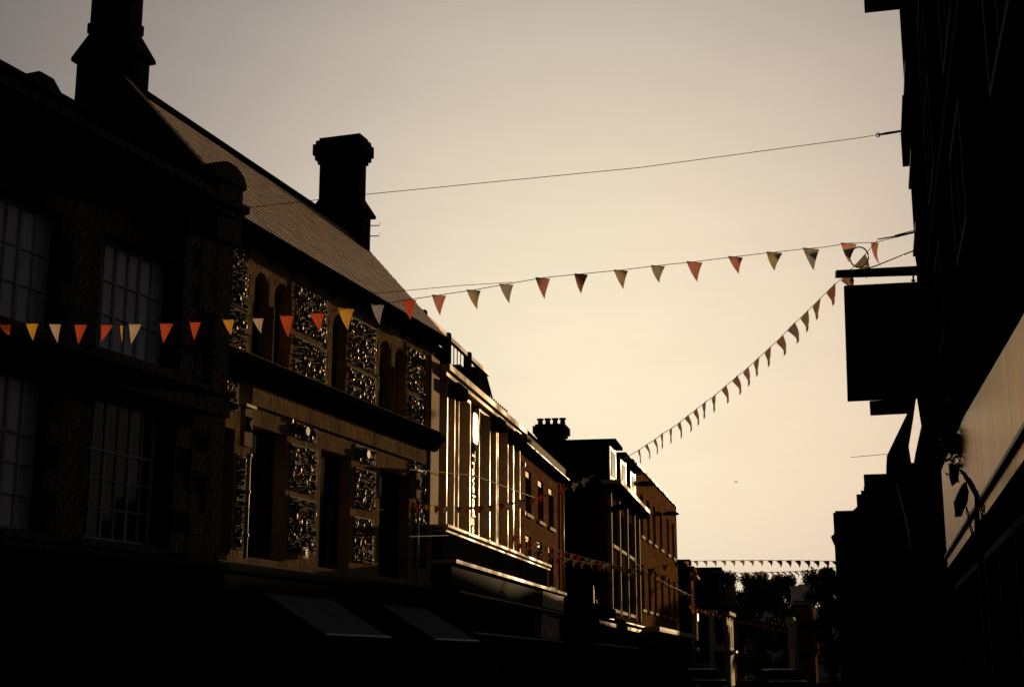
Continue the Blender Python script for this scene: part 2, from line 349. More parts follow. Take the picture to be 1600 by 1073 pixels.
# ------------------------------------------------------------------ 1 near stone building
loc, rz = frame_left(-4.328, 21.2, kx(1720))
nb = thing('stone_building', 'shaded ashlar building with tall grid windows, nearest us on the dark side of the street', 'building', loc, rz)
ops = []
bays = [(-3.11, -1.50), (-5.55, -3.95), (-8.0, -6.4), (-10.45, -8.85)]
for a, c in bays: ops += [(a, c, 5.70, 7.26), (a, c, 3.18, 5.08)]
wall(nb, 'wall', M['shade_stone'], -13, 0, 0, 8.45, ops + [(-12.5, -9.0, .5, 2.5), (-8.5, -4.8, .5, 2.5), (-4.3, -.6, .5, 2.5)], depth=.42)
MB().box(-13, -.02, .43, 6, 0, 8.4).build('inner_wall', M['black'], nb)
b = MB()
for a, c, z, q in ((-13.05, .05, 8.3, .16), (-13.06, .06, 8.42, .24)): b.box(a, c, -q, .3, z, z + .12)
b.box(-13.04, .04, -.06, .4, 8.54, 8.74); b.box(-13.05, .05, -.1, .42, 8.74, 8.80)
b.build('cornice', M['shade_stone'], nb)
b = MB(); b.box(-13, 0, -.07, .0, 5.22, 5.52); b.box(-13, 0, -.13, 0, 5.52, 5.6); b.build('string_course', M['shade_stone'], nb)
b = MB(); b.box(-13, 0, -.1, 0, 2.6, 2.95); b.box(-13, 0, -.18, 0, 2.95, 3.03); b.build('shop_fascia', M['shade_stone'], nb)
# low pediment piece on the parapet
MB().xz([(-4.75, 8.8), (-4.62, 8.96), (-4.35, 8.96), (-4.15, 8.8)], -.05, .4).build('parapet_block', M['shade_stone'], nb)
# corner pier and its rounded kneeler stone
b = MB(); b.box(-.62, .03, -.12, .4, 7.9, 8.86)
pts = [(-.80 + .42 + .46 * math.cos(t), 8.83 + .30 * math.sin(t)) for t in [math.pi * k / 10 for k in range(11)]]
b.xz(pts[::-1], -.16, .42); b.build('kneeler', M['shade_stone'], nb, smooth=False)
# ashlar blocks on the piers between the windows
sh = {}
for (a, c) in ((-3.72, -3.33), (-.86, -.46), (-6.2, -5.8), (-1.28, -.9), (-.42, -.02)):
    z = 3.12; k = 0
    while z < 8.2:
        h = .30; wd = c - a
        if not (5.2 < z + h / 2 < 5.62):
            key = round(wd, 2)
            if key not in sh:
                sh[key] = MB().box(-wd / 2 + .006, wd / 2 - .006, -.012, .0, -h / 2 + .006, h / 2 - .006).build('stone', M['ashlar'], nb); q = sh[key]
            else: q = share(sh[key], nb, (0, 0, 0))
            q.location = ((a + c) / 2 + (k % 2) * .02, -.004 - rnd.uniform(0, .012), z + h / 2)
        z += h; k += 1
for n_, (a, c) in enumerate(bays):
    W_ = c - a; xs = [a + W_ * q for q in (.17, .335, .50, .665, .83)]
    window(nb, a, c, 5.70, 7.26, .16, xs, [6.22, 6.69], M['bar'], M['glass_pale'], bar=.022, heavy=(xs[1], xs[3]), name='window')
    window(nb, a, c, 3.18, 5.08, .16, xs, [3.62, 4.0, 4.38], M['bar'], M['glass'] if n_ != 1 else M['glass_pale'], bar=.018, heavy=(xs[1], xs[3], 4.38), name='window')
    MB().box(a - .1, c + .1, -.06, .0, 5.604, 5.68).build('window_sill', M['ashlar'], nb); MB().box(a - .1, c + .1, -.06, .0, 3.08, 3.16).build('window_sill', M['ashlar'], nb)
for a, c in ((-12.5, -9.0), (-8.5, -4.8), (-4.3, -.6)):
    window(nb, a, c, .5, 2.5, .2, [a + (c - a) * .5], [], M['bar_dark'], M['glass_dull'], name='shop_window')

# ------------------------------------------------------------------ 2 flint building
loc, rz = frame_left(-1.742, 31.0, kx(1560))
fb = thing('flint_building', 'two storey flint and stone building with arched windows and steep tiled roof', 'building', loc, rz)
arches = [(-8.21, -7.70, 6.60, 8.11), (-7.50, -6.92, 6.60, 8.11), (-5.17, -4.55, 6.60, 8.10), (-2.96, -2.37, 6.53, 8.07), (-2.18, -1.60, 6.53, 8.07)]
lows = [(-9.27, -8.66, 3.3, 5.30), (-8.16, -6.86, 3.3, 5.47), (-5.50, -4.20, 3.3, 5.45), (-2.83, -1.30, 3.3, 5.43)]
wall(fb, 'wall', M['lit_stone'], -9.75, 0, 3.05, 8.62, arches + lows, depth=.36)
wall(fb, 'ground_floor_wall', M['shade_stone'], -9.75, 0, 0, 3.05, [(-9.3, -6.6, .4, 2.5), (-6.2, -5.2, 0, 2.2), (-4.8, -2.6, .4, 2.5), (-2.3, -.4, .4, 2.5)], depth=.3)
MB().box(-9.7, -.02, .37, 4.4, 0, 8.3).build('inner_wall', M['black'], fb)
for (a, c, z0, z1) in arches:      # arch heads: stone filling between the round head and the square opening
    r = (c - a) / 2; cx = (a + c) / 2; b = MB(); n = 14; zc = z1 - r
    for i in range(n):
        t0 = math.pi * i / n; t1 = math.pi * (i + 1) / n
        p0 = (cx + r * math.cos(t0), zc + r * math.sin(t0)); p1 = (cx + r * math.cos(t1), zc + r * math.sin(t1))
        b.prism([(p0[0], .003, p0[1]), (p0[0], .003, z1), (p1[0], .003, z1), (p1[0], .003, p1[1])], (0, .33, 0))
    b.build('arch_head', M['lit_stone'], fb)
    window(fb, a, c, z0, z1, .2, [cx], [z0 + .75], M['bar_dark'], M['glass'], bar=.03, name='window')
    MB().box(a - .05, c + .05, -.04, .0, z0 - .09, z0 - .01).build('window_sill', M['shade_stone'], fb)
for i, (a, c, z0, z1) in enumerate(lows):
    cx = (a + c) / 2 + .1
    window(fb, a, c, z0, z1, .24, [cx] if i else [], [4.62] if i else [4.4], M['bar_dark'], M['glass'] if i != 2 else M['glass_blue'], bar=.035, name='window')
# cream blinds showing behind the top panes
for (a, c, z0, z1, cut) in ((-8.05, -7.74, 4.86, 5.17, 0), (-5.42, -5.10, 4.90, 5.13, .1), (-9.2, -9.02, 4.62, 5.04, .08)):
    MB().xz([(a, z0 + cut), (c, z0), (c, z1 - .02), (c - .06, z1), (a + .05, z1), (a, z1 - .04)], .215, .23).build('window_blind', M['blind'], fb)
# stone mullion shafts of the paired arches
for x, z0 in ((-7.6, 6.6), (-2.275, 6.53)):
    MB().tube([(x, -.02, z0), (x, -.02, 7.6)], .04, 8).build('mullion_shaft', M['lit_stone'], fb)
# flint panels
panels = [(-9.5, -8.46, 7.33, 8.3), (-9.44, -8.42, 6.62, 7.29), (-6.72, -5.42, 7.42, 8.28), (-6.70, -5.42, 6.62, 7.30), (-4.42, -3.16, 7.28, 8.2), (-4.40, -3.13, 6.66, 7.2),
          (-1.45, -.52, 7.3, 8.2), (-1.45, -.55, 6.58, 7.2), (-9.42, -8.62, 5.6, 6.2), (-6.76, -5.71, 5.5, 5.79), (-6.72, -5.66, 4.56, 5.38), (-6.70, -5.66, 3.5, 4.46), (-4.05, -3.08, 5.43, 5.74),
          (-4.02, -3.06, 4.53, 5.3), (-4.02, -3.10, 3.5, 4.36), (-1.2, -.32, 5.0, 6.1), (-1.0, -.32, 3.6, 4.92), (-8.54, -8.24, 3.4, 4.9)]
for (a, c, z0, z1) in panels:
    pb = MB().box(a, c, -.014, -.003, z0, z1).build('flint_panel', M['flint_bed'], fb)
    b = MB(); b2 = MB(); st = .046
    z = z0 + .03
    row = 0
    while z < z1 - .02:
        x = a + .03 + (row % 2) * st / 2
        while x < c - .02:
            q = rnd.random()
            if q < .58:
                s_ = rnd.uniform(.011, .023); b.blob((x + rnd.uniform(-.014, .014), -.014, z + rnd.uniform(-.014, .014)), s_, s_ * rnd.uniform(.6, 1.1), s_ * rnd.uniform(.7, 1.5), rnd)
            elif q < .64:
                s_ = rnd.uniform(.028, .045); b2.blob((x, -.014, z), s_, .022, s_ * 1.2, rnd)
            x += st
        z += st; row += 1
    o = b.build('flint_nodules', [M['flint'], M['flint_glint']], pb); o['kind'] = 'stuff'
    for p in o.data.polygons: p.material_index = 1 if (p.index // 20 * 7919) % 11 < 3 else 0
    o = b2.build('flint_cobbles', M['flint_pale'], pb); o['kind'] = 'stuff'
# stone dressings between the panels: single blocks
sh = None
for x in (-8.36, -6.82, -5.33, -4.49, -3.06, -1.51, -.42, -9.6):
    for k in range(5):
        z = 6.60 + k * .34
        if sh is None: sh = MB().box(-.075, .075, -.012, -.003, -.155, .155).build('stone', M['lit_stone'], fb); q = sh
        else: q = share(sh, fb, (0, 0, 0))
        q.location = (x + (.02 if k % 2 else -.02), 0, z + .16)
# string course, sign band, lower cornice
b = MB()
b.prism([(-9.8, 0, 6.14), (-9.8, -.1, 6.17), (-9.8, -.16, 6.30), (-9.8, -.26, 6.38), (-9.8, -.28, 6.46), (-9.8, 0, 6.52)], (9.86, 0, 0))
b.build('string_course', M['lead'], fb)
MB().box(-9.8, .06, -.285, -.05, 6.515, 6.53).build('lit_top_edge', M['lit_stone'], fb)  # pale strip paints the sunlit top edge of the string course
for a, c in ((-8.2, -.45),): MB().box(a, c, -.035, -.002, 5.80, 6.12).build('stone_frieze', M['lit_stone'], fb)
MB().prism([(-9.8, 0, 3.0), (-9.8, -.12, 3.04), (-9.8, -.16, 3.16), (-9.8, 0, 3.2)], (9.86, 0, 0)).build('lower_cornice', M['shade_stone'], fb)
MB().box(-9.75, 0, -.08, 0, 2.55, 2.98).build('shop_fascia', M['shade_stone'], fb)
for a, c in ((-9.3, -6.6), (-4.8, -2.6), (-2.3, -.4)): window(fb, a, c, .4, 2.5, .14, [(a + c) / 2], [2.1], M['bar_dark'], M['glass'], name='shop_window')
d_ = MB().box(-6.2, -5.2, .12, .17, 0, 2.2).build('door', M['bar_dark'], fb)
MB().box(-5.4, -5.36, .07, .12, .95, 1.15).build('door_handle', M['iron'], d_)
# eaves: soffit, fascia board, gutter, brackets
MB().box(-9.8, .1, -.18, .3, 8.56, 8.62).build('soffit', M['lead'], fb)
MB().box(-9.8, .1, -.215, -.183, 8.50, 8.69).build('fascia_board', M['lead'], fb)
b = MB(); b.tube([(-9.82, -.27, 8.67), (.12, -.27, 8.67)], .055, 10); b.build('gutter', M['lead'], fb)
for i in range(12):
    if i == 0: br = MB().yz([(0, 8.555), (-.17, 8.555), (-.17, 8.50), (0, 8.30)], -.04, .04).build('eaves_bracket', M['shade_stone'], fb); br.location = (-9.4, 0, 0)
    else: share(br, fb, (-9.4 + i * .84, 0, 0))
# roof
S0, Z0, S1, Z1 = -.27, 8.70, 2.05, 11.33
roof = MB().prism([(-9.72, S0 + .02, Z0 - .03), (-9.72, S1, Z1 - .03), (-9.72, 2.6, 10.9), (-9.72, 2.6, 8.45), (-9.72, 0, 8.5)], (9.78, 0, 0)).build('roof', M['slate'], fb)
b = MB(); Ls = math.hypot(S1 - S0, Z1 - Z0); dy = (S1 - S0) / Ls; dz = (Z1 - Z0) / Ls; rows = 22; tl = Ls / rows; tw = .165
nrm = Vector((0, -dz, dy))
for r in range(rows):
    nx_ = int(9.84 / tw) + 1
    for i in range(nx_):
        xa = -9.76 + i * tw + (r % 2) * tw / 2; xb = min(xa + tw - .007, .08)
        if xa > .02: continue
        t0 = r * tl - .03; t1 = t0 + tl * 1.25; lift = .012 + rnd.uniform(0, .005)
        p = []
        for (x, t, h) in ((xa, t0, lift + .012), (xb, t0, lift + .012), (xb, t1, lift), (xa, t1, lift)):
            p.append(Vector((x, S0 + dy * t, Z0 + dz * t)) + nrm * h)
        b.prism([tuple(q) for q in p], tuple(nrm * -.018))
o = b.build('roof_tiles', [M['tile'], M['tile_edge']], roof); o['kind'] = 'stuff'
for p in o.data.polygons:
    if p.index % 6 == 2: p.material_index = 1
b = MB(); n = 32
for i in range(n):
    x = -9.7 + i * 9.78 / n
    b.prism([(x, S1 - .15, Z1 - .12), (x, S1 - .09, Z1 + .05), (x, S1, Z1 + .1), (x, S1 + .09, Z1 + .05), (x, S1 + .15, Z1 - .12)], (9.78 / n - .012, 0, 0))
o = b.build('ridge_tiles', M['slate'], roof)
# gable coping at the near end
MB().prism([(-9.98, -.36, 8.45), (-9.98, -.36, 8.97), (-9.98, 1.95, 11.46), (-9.98, 2.3, 11.1), (-9.98, 2.3, 8.3)], (.24, 0, 0)).build('gable_coping', M['shade_stone'], fb)
# chimneys (they stand on the roof: parts)
def chimney(parent, x0, x1, y0, y1, zb, z1, z2, z3, ztop, cap, fl=.14, name='chimney', ins=.12):
    b = MB(); b.box(x0, x1, y0, y1, zb, z1)
    e0 = fl
    # weathering between z1 and z2
    lo = [(x0 - e0 * .8, y0 - e0, z1 + .003), (x1 + e0 * .8, y0 - e0, z1 + .003), (x1 + e0 * .8, y1 + e0, z1 + .003), (x0 - e0 * .8, y1 + e0, z1 + .003)]
    hi = [(x0 + .05, y0 + ins, z2), (x1 - .05, y0 + ins, z2), (x1 - .05, y1 - ins, z2), (x0 + .05, y1 - ins, z2)]
    mid = [(p[0], p[1], p[2] + .06) for p in lo]
    o_ = len(b.v); b.v += lo + mid + hi
    b.f += [tuple(o_ + i for i in (3, 2, 1, 0))]
    for k in range(2):
        for i in range(4):
            j = (i + 1) % 4; b.f.append((o_ + k * 4 + i, o_ + k * 4 + j, o_ + k * 4 + 4 + j, o_ + k * 4 + 4 + i))
    b.f.append(tuple(o_ + 8 + i for i in range(4)))
    b.box(x0 + .05, x1 - .05, y0 + ins, y1 - ins, z2 - .003, ztop)
    if z3: b.box(x0 + .02, x1 - .02, y0 + ins - .03, y1 - ins + .03, z2 + .002, z3)
    c_ = b.build(name, M['chimney'], parent)
    if cap:
        b = MB()
        for (dz0, dz1, q) in ((0, .09, .04), (.09, .2, .09), (.2, .46, .13), (.46, .56, .08), (.56, .64, .02)):
            b.box(x0 + .05 - q, x1 - .05 + q, y0 + ins - q, y1 - ins + q, ztop - .64 + dz0, ztop - .64 + dz1)
        b.build('chimney_cap', M['chimney'], c_)
    return c_
chimney(fb, -9.74, -9.26, 1.62, 2.74, 8.5, 11.62, 12.14, 12.32, 15.2, True, fl=.08, ins=.17)
chimney(fb, -.62, -.10, 1.57, 2.80, 8.5, 11.62, 12.06, 0, 13.55, True, fl=.10)
# aerial brackets on the far chimney
for z in (11.45, 11.2): MB().tube([(-.12, 1.6, z), (-.06, 1.36, z), (-.06, 1.34, z + .07)], .012).build('chimney_bracket', M['iron'], fb)
# signs and pipes on the flint front
for (x0, x1, z0, z1) in ((-8.60, -8.34, 5.05, 5.68), (-1.24, -1.02, 5.0, 5.55)):
    s = MB().box(x0, x1, -.14, -.05, z0, z1).build('name_board', M['pier_stone'], fb); MB().box(x0 - .04, x1 + .04, -.18, -.03, z1 + .003, z1 + .05).build('board_cap', M['gold_metal'], s)
for x in (-8.30, -.98):
    b = MB().tube([(x, -.07, 3.25), (x, -.07, 4.95)], .035, 8)
    for z in (3.6, 4.3, 4.9): b.tube([(x, -.07, z), (x, -.07, z + .06)], .05, 8)
    b.build('drainpipe', M['bar'], fb, smooth=True)
MB().box(-6.25, -6.03, -.07, -.02, 3.41, 3.60).build('wall_plaque', M['blind'], fb)
for i, (x, z) in enumerate(((-6.2, 5.65), (-3.55, 5.6))):
    pts = [(x + .08 * math.cos(t), z + .08 * math.sin(t)) for t in [2 * math.pi * k / 14 for k in range(14)]]
    MB().xz(pts, -.07, -.016).build('carved_boss', M['flint_pale'], fb)

def text_mesh(body, size, depth, m, parent, name='lettering', font_scale=(1, 1, 1)):
    c = bpy.data.curves.new('lettering', 'FONT'); c.body = body; c.size = size; c.extrude = depth; c.align_x = 'CENTER'; c.align_y = 'CENTER'; c.bevel_depth = .004
    t = bpy.data.objects.new('tmp_text', c); col.objects.link(t); dg = bpy.context.evaluated_depsgraph_get(); dg.update()
    me = bpy.data.meshes.new_from_object(t.evaluated_get(dg)); bpy.data.objects.remove(t)
    me.materials.clear(); me.materials.append(m)
    o = bpy.data.objects.new(name, me); col.objects.link(o); o.parent = parent; o.scale = font_scale
    return o
t = text_mesh('K', .34, .006, M['black'], fb); t.location = (-8.47, -.147, 5.40); t.rotation_euler = (math.pi / 2, 0, 0)
t = text_mesh('K', .28, .006, M['black'], fb); t.location = (-1.13, -.147, 5.28); t.rotation_euler = (math.pi / 2, 0, 0)
t = text_mesh('E', .15, .004, M['iron'], fb); t.location = (-6.14, -.075, 3.50); t.rotation_euler = (math.pi / 2, 0, 0)

# awnings over the shops of the flint building
for i, (a, c) in enumerate(((-7.75, -5.2), (-3.0, -.6))):
    aw = thing('shop_awning', ('longer pale grey blue canvas awning under the blue blinded window', 'pale grey blue canvas awning next to the corner of the cream framed shop')[i], 'awning', loc, rz, 'awnings of the flint building')
    b = MB(); n = 12; m_ = 5; zt, zb, pr = 2.76, 2.06, 1.2
    for k in range(n + 1):
        x = a + (c - a) * k / n
        for j in range(m_ + 1):
            q = j / m_; b.v.append((x, -.1 - pr * q, zt + (zb - zt) * q - .03 * math.sin(math.pi * q) * abs(math.sin(3 * math.pi * k / n)) ))
    for k in range(n):
        for j in range(m_):
            p = k * (m_ + 1) + j; b.f.append((p, p + 1, p + m_ + 2, p + m_ + 1))
    o = b.build('canvas', M['awning'], aw); mo = o.modifiers.new('t', 'SOLIDIFY'); mo.thickness = .008
    MB().tube([(a - .03, -.1 - pr, zb), (c + .03, -.1 - pr, zb)], .025, 8).build('front_bar', M['bar'], aw)
    for x in (a + .05, c - .05): MB().tube([(x, -.1, 1.75), (x, -1.28, zb - .02)], .016, 6).build('arm', M['bar_dark'], aw)
    MB().box(a - .03, c + .03, -.14, -.085, 2.75, 2.86).build('cassette', M['bar_dark'], aw)

# ------------------------------------------------------------------ 3 modern hotel front
T0 = (-1.797, 31.0)
loc, rz = frame_left(*T0, kx(1250))
tb = thing('hotel_building', 'modern hotel front with cream metal window frames and upright lettering', 'building', loc, rz)
MB().box(.05, 9.95, .32, 9, 0, 8.24).build('inner_wall', M['brown_panel'], tb)
MB().box(-.22, .5, -.07, .6, 3.9, 8.16).build('stone_pier', M['pier_stone'], tb)
MB().box(-.2, .53, -.06, .62, 8.165, 8.28).build('pier_cap', M['pier_stone'], tb)
def win_strip(a, c, zt, dark=M['glass'], frame=True, tr=(7.42, 6.5, 5.85, 5.25)):
    b = MB(); wd = .045
    b.box(a, a + wd, -.1, .26, 4.62, zt); b.box(c - wd, c, -.1, .26, 4.62, zt); b.box(a + wd, c - wd, -.1, .26, zt - .07, zt)
    f = b.build('window', M['white_metal'], tb)
    cx = a + (c - a) * .24
    b2 = MB().box(cx - .025, cx + .025, .06, .16, 4.62, tr[0] + .05)
    for z in tr: b2.box(a + wd + .003, cx + .2, .05, .15, z - .03, z + .03)
    b2.build('glazing_bar', M['white_metal'], f)
    zs = [4.62] + sorted(tr) + [zt - .07]
    for i in range(len(zs) - 1):
        MB().box(a + wd, cx - .03, .18, .19, zs[i], zs[i + 1] - .01).build('pane', dark, f)
        MB().box(cx + .03, c - wd, .18, .19, zs[i], zs[i + 1] - .01).build('pane', dark, f)
    return f
for a, c, zt in ((2.28, 3.54, 7.9), (4.52, 5.86, 7.9), (6.82, 8.24, 7.86), (9.0, 10.0, 7.86)): win_strip(a, c, zt)
f = MB().box(1.04, 1.12, -.12, .3, 4.6, 7.95).build('window', M['white_metal'], tb); 
for z0, z1 in ((4.6, 5.6), (5.62, 6.7), (6.72, 7.9)): MB().box(.52, 1.03, .2, .21, z0, z1).build('pane', M['glass'], f)
for (a, c) in ((1.14, 1.62), (5.9, 6.36), (8.28, 8.72)):
    MB().box(a, c, .0, .3, 4.6, 7.95).build('brick_strip', M['brick_warm'], tb)
for (a, c) in ((1.66, 2.26), (6.4, 6.80), (8.74, 8.98)):
    MB().box(a + .12, a + .17, -.12, .3, 4.6, 7.9).build('cladding_fin', M['white_metal'], tb)
    MB().box(a + .2, c, .12, .3, 4.6, 7.9).build('cladding_panel', M['brown_panel'], tb)
MB().box(3.56, 4.5, .02, .3, 4.6, 7.92).build('sign_panel', M['grey_panel'], tb)
for (a, c, z0, z1) in ((1.25, 2.2, 7.66, 7.93), (5.95, 6.75, 7.62, 7.92), (8.3, 8.95, 7.6, 7.92)):
    MB().box(a, c, -.34, .1, z0, z1).build('lamp_box', M['black'], tb)
# sign logo: rounded white tablet above the upright lettering
pts = []
for (cx, cz, a0) in ((4.16, 7.48, 0), (3.86, 7.48, 90), (3.86, 7.12, 180), (4.16, 7.12, 270)):
    for k in range(6):
        t_ = R(a0 + 90 * k / 5); pts.append((cx + .14 * math.cos(t_), cz + .2 * math.sin(t_)))
lg = MB().xz(pts, -.12, .02); logo = lg.build('logo_tablet', M['sign_white'], tb)
t = text_mesh('Travelodge', .50, .03, M['white_metal'], tb, font_scale=(.92, .9, 1)); t.location = (4.02, -.04, 5.72); t.rotation_euler = (math.pi / 2, R(90), 0)
# cornice with the cream coping line
MB().box(.53, 10.05, -.22, .35, 7.96, 8.08).build('cornice', M['gold_metal'], tb)
MB().box(.53, 10.07, -.30, .40, 8.083, 8.22).build('coping', M['gold_metal'], tb)
# set back attic with dormer cheeks and the rooftop railing
D_ = 1.4
MB().box(.1, 14.2, D_ - .1, 5, 7.8, 8.2).build('roof_deck', M['slate'], tb)
MB().prism([(10.9, D_, 8.203), (10.9, D_, 10.34), (12.35, D_, 10.34), (14.1, D_, 9.3), (14.2, D_, 8.203)], (0, 2.6, 0)).build('mansard_end', M['slate'], tb)
MB().box(.1, 12.45, D_ - .06, D_ + .06, 10.345, 10.46).build('railing_top_rail', M['gold_metal'], tb)
rb = None; bx = None
for x0 in (-.85, 1.75, 4.35, 7.0, 9.55):
    if x0 > 0: MB().box(x0, x0 + .22, D_ - .1, D_ + .1, 8.203, 10.50).build('railing_post', M['black'], tb)
    for k in range(5):
        x = x0 + .5 + k * .42
        if x < .15 or x > 10.85: continue
        if rb is None: rb = MB().box(-.015, .015, -.012, .012, 8.203, 10.343).build('railing_bar', M['black'], tb); q = rb
        else: q = share(rb, tb, (0, 0, 0))
        q.location = (x, D_, 0)
    if x0 > 0 and x0 < 9: 
        MB().box(x0 + .4, x0 + .95, D_ + .05, D_ + .4, 8.203, 9.62).build('dormer_panel', M['pier_stone'], tb)
        MB().box(x0 + .96, x0 + 1.75, D_ + .05, D_ + .5, 8.203, 9.60).build('dormer_cheek', M['black'], tb)
        MB().box(x0 + 1.9, x0 + 2.5, D_ + .04, D_ + .3, 8.203, 10.0).build('roof_screen', M['black'], tb)
    elif x0 < 0: MB().box(.12, 1.2, D_ + .05, D_ + .3, 8.203, 9.7).build('roof_screen', M['black'], tb)
for i in range(9):
    x = 5.75 + i * .28
    MB().box(x, x + .05, -.12, -.07, 8.22, 8.46 if i < 9 else 8.4).build('guard_bar', M['gold_metal'], tb)
# lower shopfront box
G1 = 15.1
MB().box(.0, 13.4, -.42, .3, 4.50, 4.56).build('ledge', M['gold_metal'], tb)
MB().box(.0, 13.4, -.38, .3, 4.40, 4.44).build('ledge_lower', M['gold_metal'], tb)
MB().box(.02, 13.38, -.30, .3, 3.86, 4.395).build('canopy_panel', M['black'], tb)
MB().box(0, G1, -.62, .3, 3.72, 3.80).build('canopy_edge', M['gold_metal'], tb)
MB().box(0.02, G1 - .02, -.50, .3, 3.2, 3.695).build('shop_fascia', M['grey_panel'], tb)
MB().box(11.2, G1 - .05, -.53, -.505, 3.22, 3.68).build('fascia_panel', M['fascia_cream'], tb)
MB().box(0.6, G1, -.56, -.2, 3.13, 3.17).build('fascia_trim', M['gold_metal'], tb)
MB().box(0.02, G1, -.2, .3, 2.34, 3.10).build('transom_panel', M['black'], tb)
MB().box(11.4, 14.6, -.45, -.21, 2.36, 3.08).build('side_sign_panel', M['fascia_cream'], tb)
MB().box(2.4, G1, -.5, -.3, 2.28, 2.32).build('lintel_trim', M['gold_metal'], tb)
wall(tb, 'ground_floor_wall', M['black'], 0, G1, 0, 2.3, [(.5, 3.6, .3, 2.1), (4, 5.4, 0, 2.1), (5.9, 9.4, .3, 2.1), (9.9, 14.4, .3, 2.1)], y=-.1)
for a, c in ((.5, 3.6), (5.9, 9.4), (9.9, 14.4)): window(tb, a, c, .3, 2.1, 0, [(a + c) / 2], [], M['bar_dark'], M['glass'], name='shop_window')
MB().box(4, 5.4, .05, .1, 0, 2.1).build('door', M['bar_dark'], tb)
MB().box(9.97, G1, .32, 6, 0, 3.7).build('inner_wall', M['black'], tb)
# bracket lamp that throws its shadow on the cream panel
lb = MB().tube([(12.6, -.5, 3.02), (12.9, -.95, 2.9)], .03); lb.build('bracket_arm', M['black'], tb)
b = MB(); b.blob((13.0, -.98, 2.72), .16, .16, .22, random.Random(3)); b.build('bracket_lamp', M['black'], tb)

# ------------------------------------------------------------------ 4 brown brick building
B3 = (0.132, 40.76)
loc, rz = frame_left(*B3, kx(1215))
bb = thing('brick_building', 'brown brick building with pale sills and parapet, beside the hotel', 'building', loc, rz)
wu = [(1.5, 2.55), (3.8, 4.9), (5.95, 7.05)]
ops = [(a, c, 5.98, 7.28) for a, c in wu] + [(a, c, 4.05, 5.34) for a, c in ((1.45, 2.5), (3.55, 4.6), (5.85, 6.95))]
wall(bb, 'wall', M['brick_warm'], .15, 8.75, 3.7, 7.75, ops, depth=.3)
MB().box(.15, 8.72, .31, 7, 0, 7.74).build('inner_wall', M['brick_dark'], bb)
for a, c, z0, z1 in ops:
    window(bb, a, c, z0, z1, .16, [(a + c) / 2], [(z0 + z1) / 2], M['bar_dark'], M['glass'], bar=.04)
    MB().box(a - .06, c + .06, -.07, .0, z0 - .1, z0 - .005).build('window_sill', M['white_paint'], bb)
    MB().box(a + .02, c - .02, .05, .13, z1 - .18, z1 - .005).build('blind_box', M['fascia_cream'], bb)
MB().box(.1, 8.9, -.28, .3, 7.755, 7.83).build('gutter', M['black'], bb)
MB().box(.12, 8.85, -.30, .3, 7.835, 7.86).build('gutter_trim', M['white_metal'], bb)
MB().box(.05, 8.8, -.16, .5, 7.895, 8.24).build('parapet', M['parapet'], bb)
MB().box(0, 8.82, -.2, .55, 8.245, 8.32).build('parapet_coping', M['lead'], bb)
MB().box(.0, .06, -.3, .6, 7.6, 8.24).build('parapet_end', M['black'], bb)
MB().tube([(8.62, -.08, 3.8), (8.62, -.08, 7.7)], .05, 8).build('drainpipe', M['white_metal'], bb, smooth=True)
for z in (7.35, 5.9, 4.6):
    MB().blob((1.02, -.05, z), .05, .06, .09, random.Random(2)).build('wall_lamp', M['white_metal'], bb)

def push(t, k):      # set a building farther off along the sight line from eye height, true to its drawn size
    l = t.location; t.location = (l.x * k, l.y * k, EYE + (l.z - EYE) * k); t.scale = (k, k, k)
KP = 1.149
# ------------------------------------------------------------------ 5 dormered building with the dark end wall
B4 = (3.33, 49.6)
loc, rz = frame_left(*B4, kx(1235))
db = thing('dormered_building', 'tall building with black end wall and three bright white dormers', 'building', loc, rz)
ops = []
for k, a in enumerate((1.1, 3.6, 6.3)): ops += [(a, a + 1.55, 5.75, 7.05), (a, a + 1.55, 3.5, 4.95)]
wall(db, 'wall', M['brick_mid'], 0, 10.9, 3.2, 7.6, ops, depth=.3)
MB().xz([(0.02, 0), (10.88, 0), (10.88, 7.6), (.02, 7.6)], .31, 9).build('inner_wall', M['brick_dark'], db)
for a, c, z0, z1 in ops:
    W_ = c - a
    window(db, a, c, z0, z1, .1, [a + W_ * .25, a + W_ * .5, a + W_ * .75], [(z0 + z1) / 2], M['fascia_cream'], M['glass'], bar=.035)
    MB().box(a - .08, c + .08, -.08, 0, z0 - .12, z0 - .01).build('window_sill', M['white_paint'], db)
for x in (.5, 3.1, 5.7, 8.4, 10.2): MB().tube([(x, -.05, 3.3), (x, -.05, 7.55)], .045, 6).build('pilaster_rib', M['fascia_cream'], db)
MB().box(-.1, 11.2, -.4, .3, 7.62, 7.74).build('eaves_board', M['black'], db)
MB().box(-.12, 10.6, -.5, .2, 7.745, 7.88).build('gutter', M['gold_metal'], db)
MB().prism([(0, -.1, 7.9), (0, .55, 9.25), (0, 6.0, 9.25), (0, 8.6, 7.9)], (10.9, 0, 0)).build('mansard_roof', M['slate'], db)
for i, x in enumerate((.15, 3.5, 7.0)):
    dm = MB().box(x, x + 1.9, -.02, 3.0, 7.92, 9.22).build('dormer', M['slate'], db)
    MB().box(x + .02, x + 1.88, -.09, -.025, 7.93, 9.2).build('dormer_front', M['white_metal'], dm)
    MB().box(x + .3, x + 1.6, -.11, -.095, 8.1, 9.0).build('pane', M['glass'], dm)
    MB().box(x - .15, x + 2.05, -.32, 3.1, 9.225, 9.34).build('dormer_roof', M['lead'], dm)
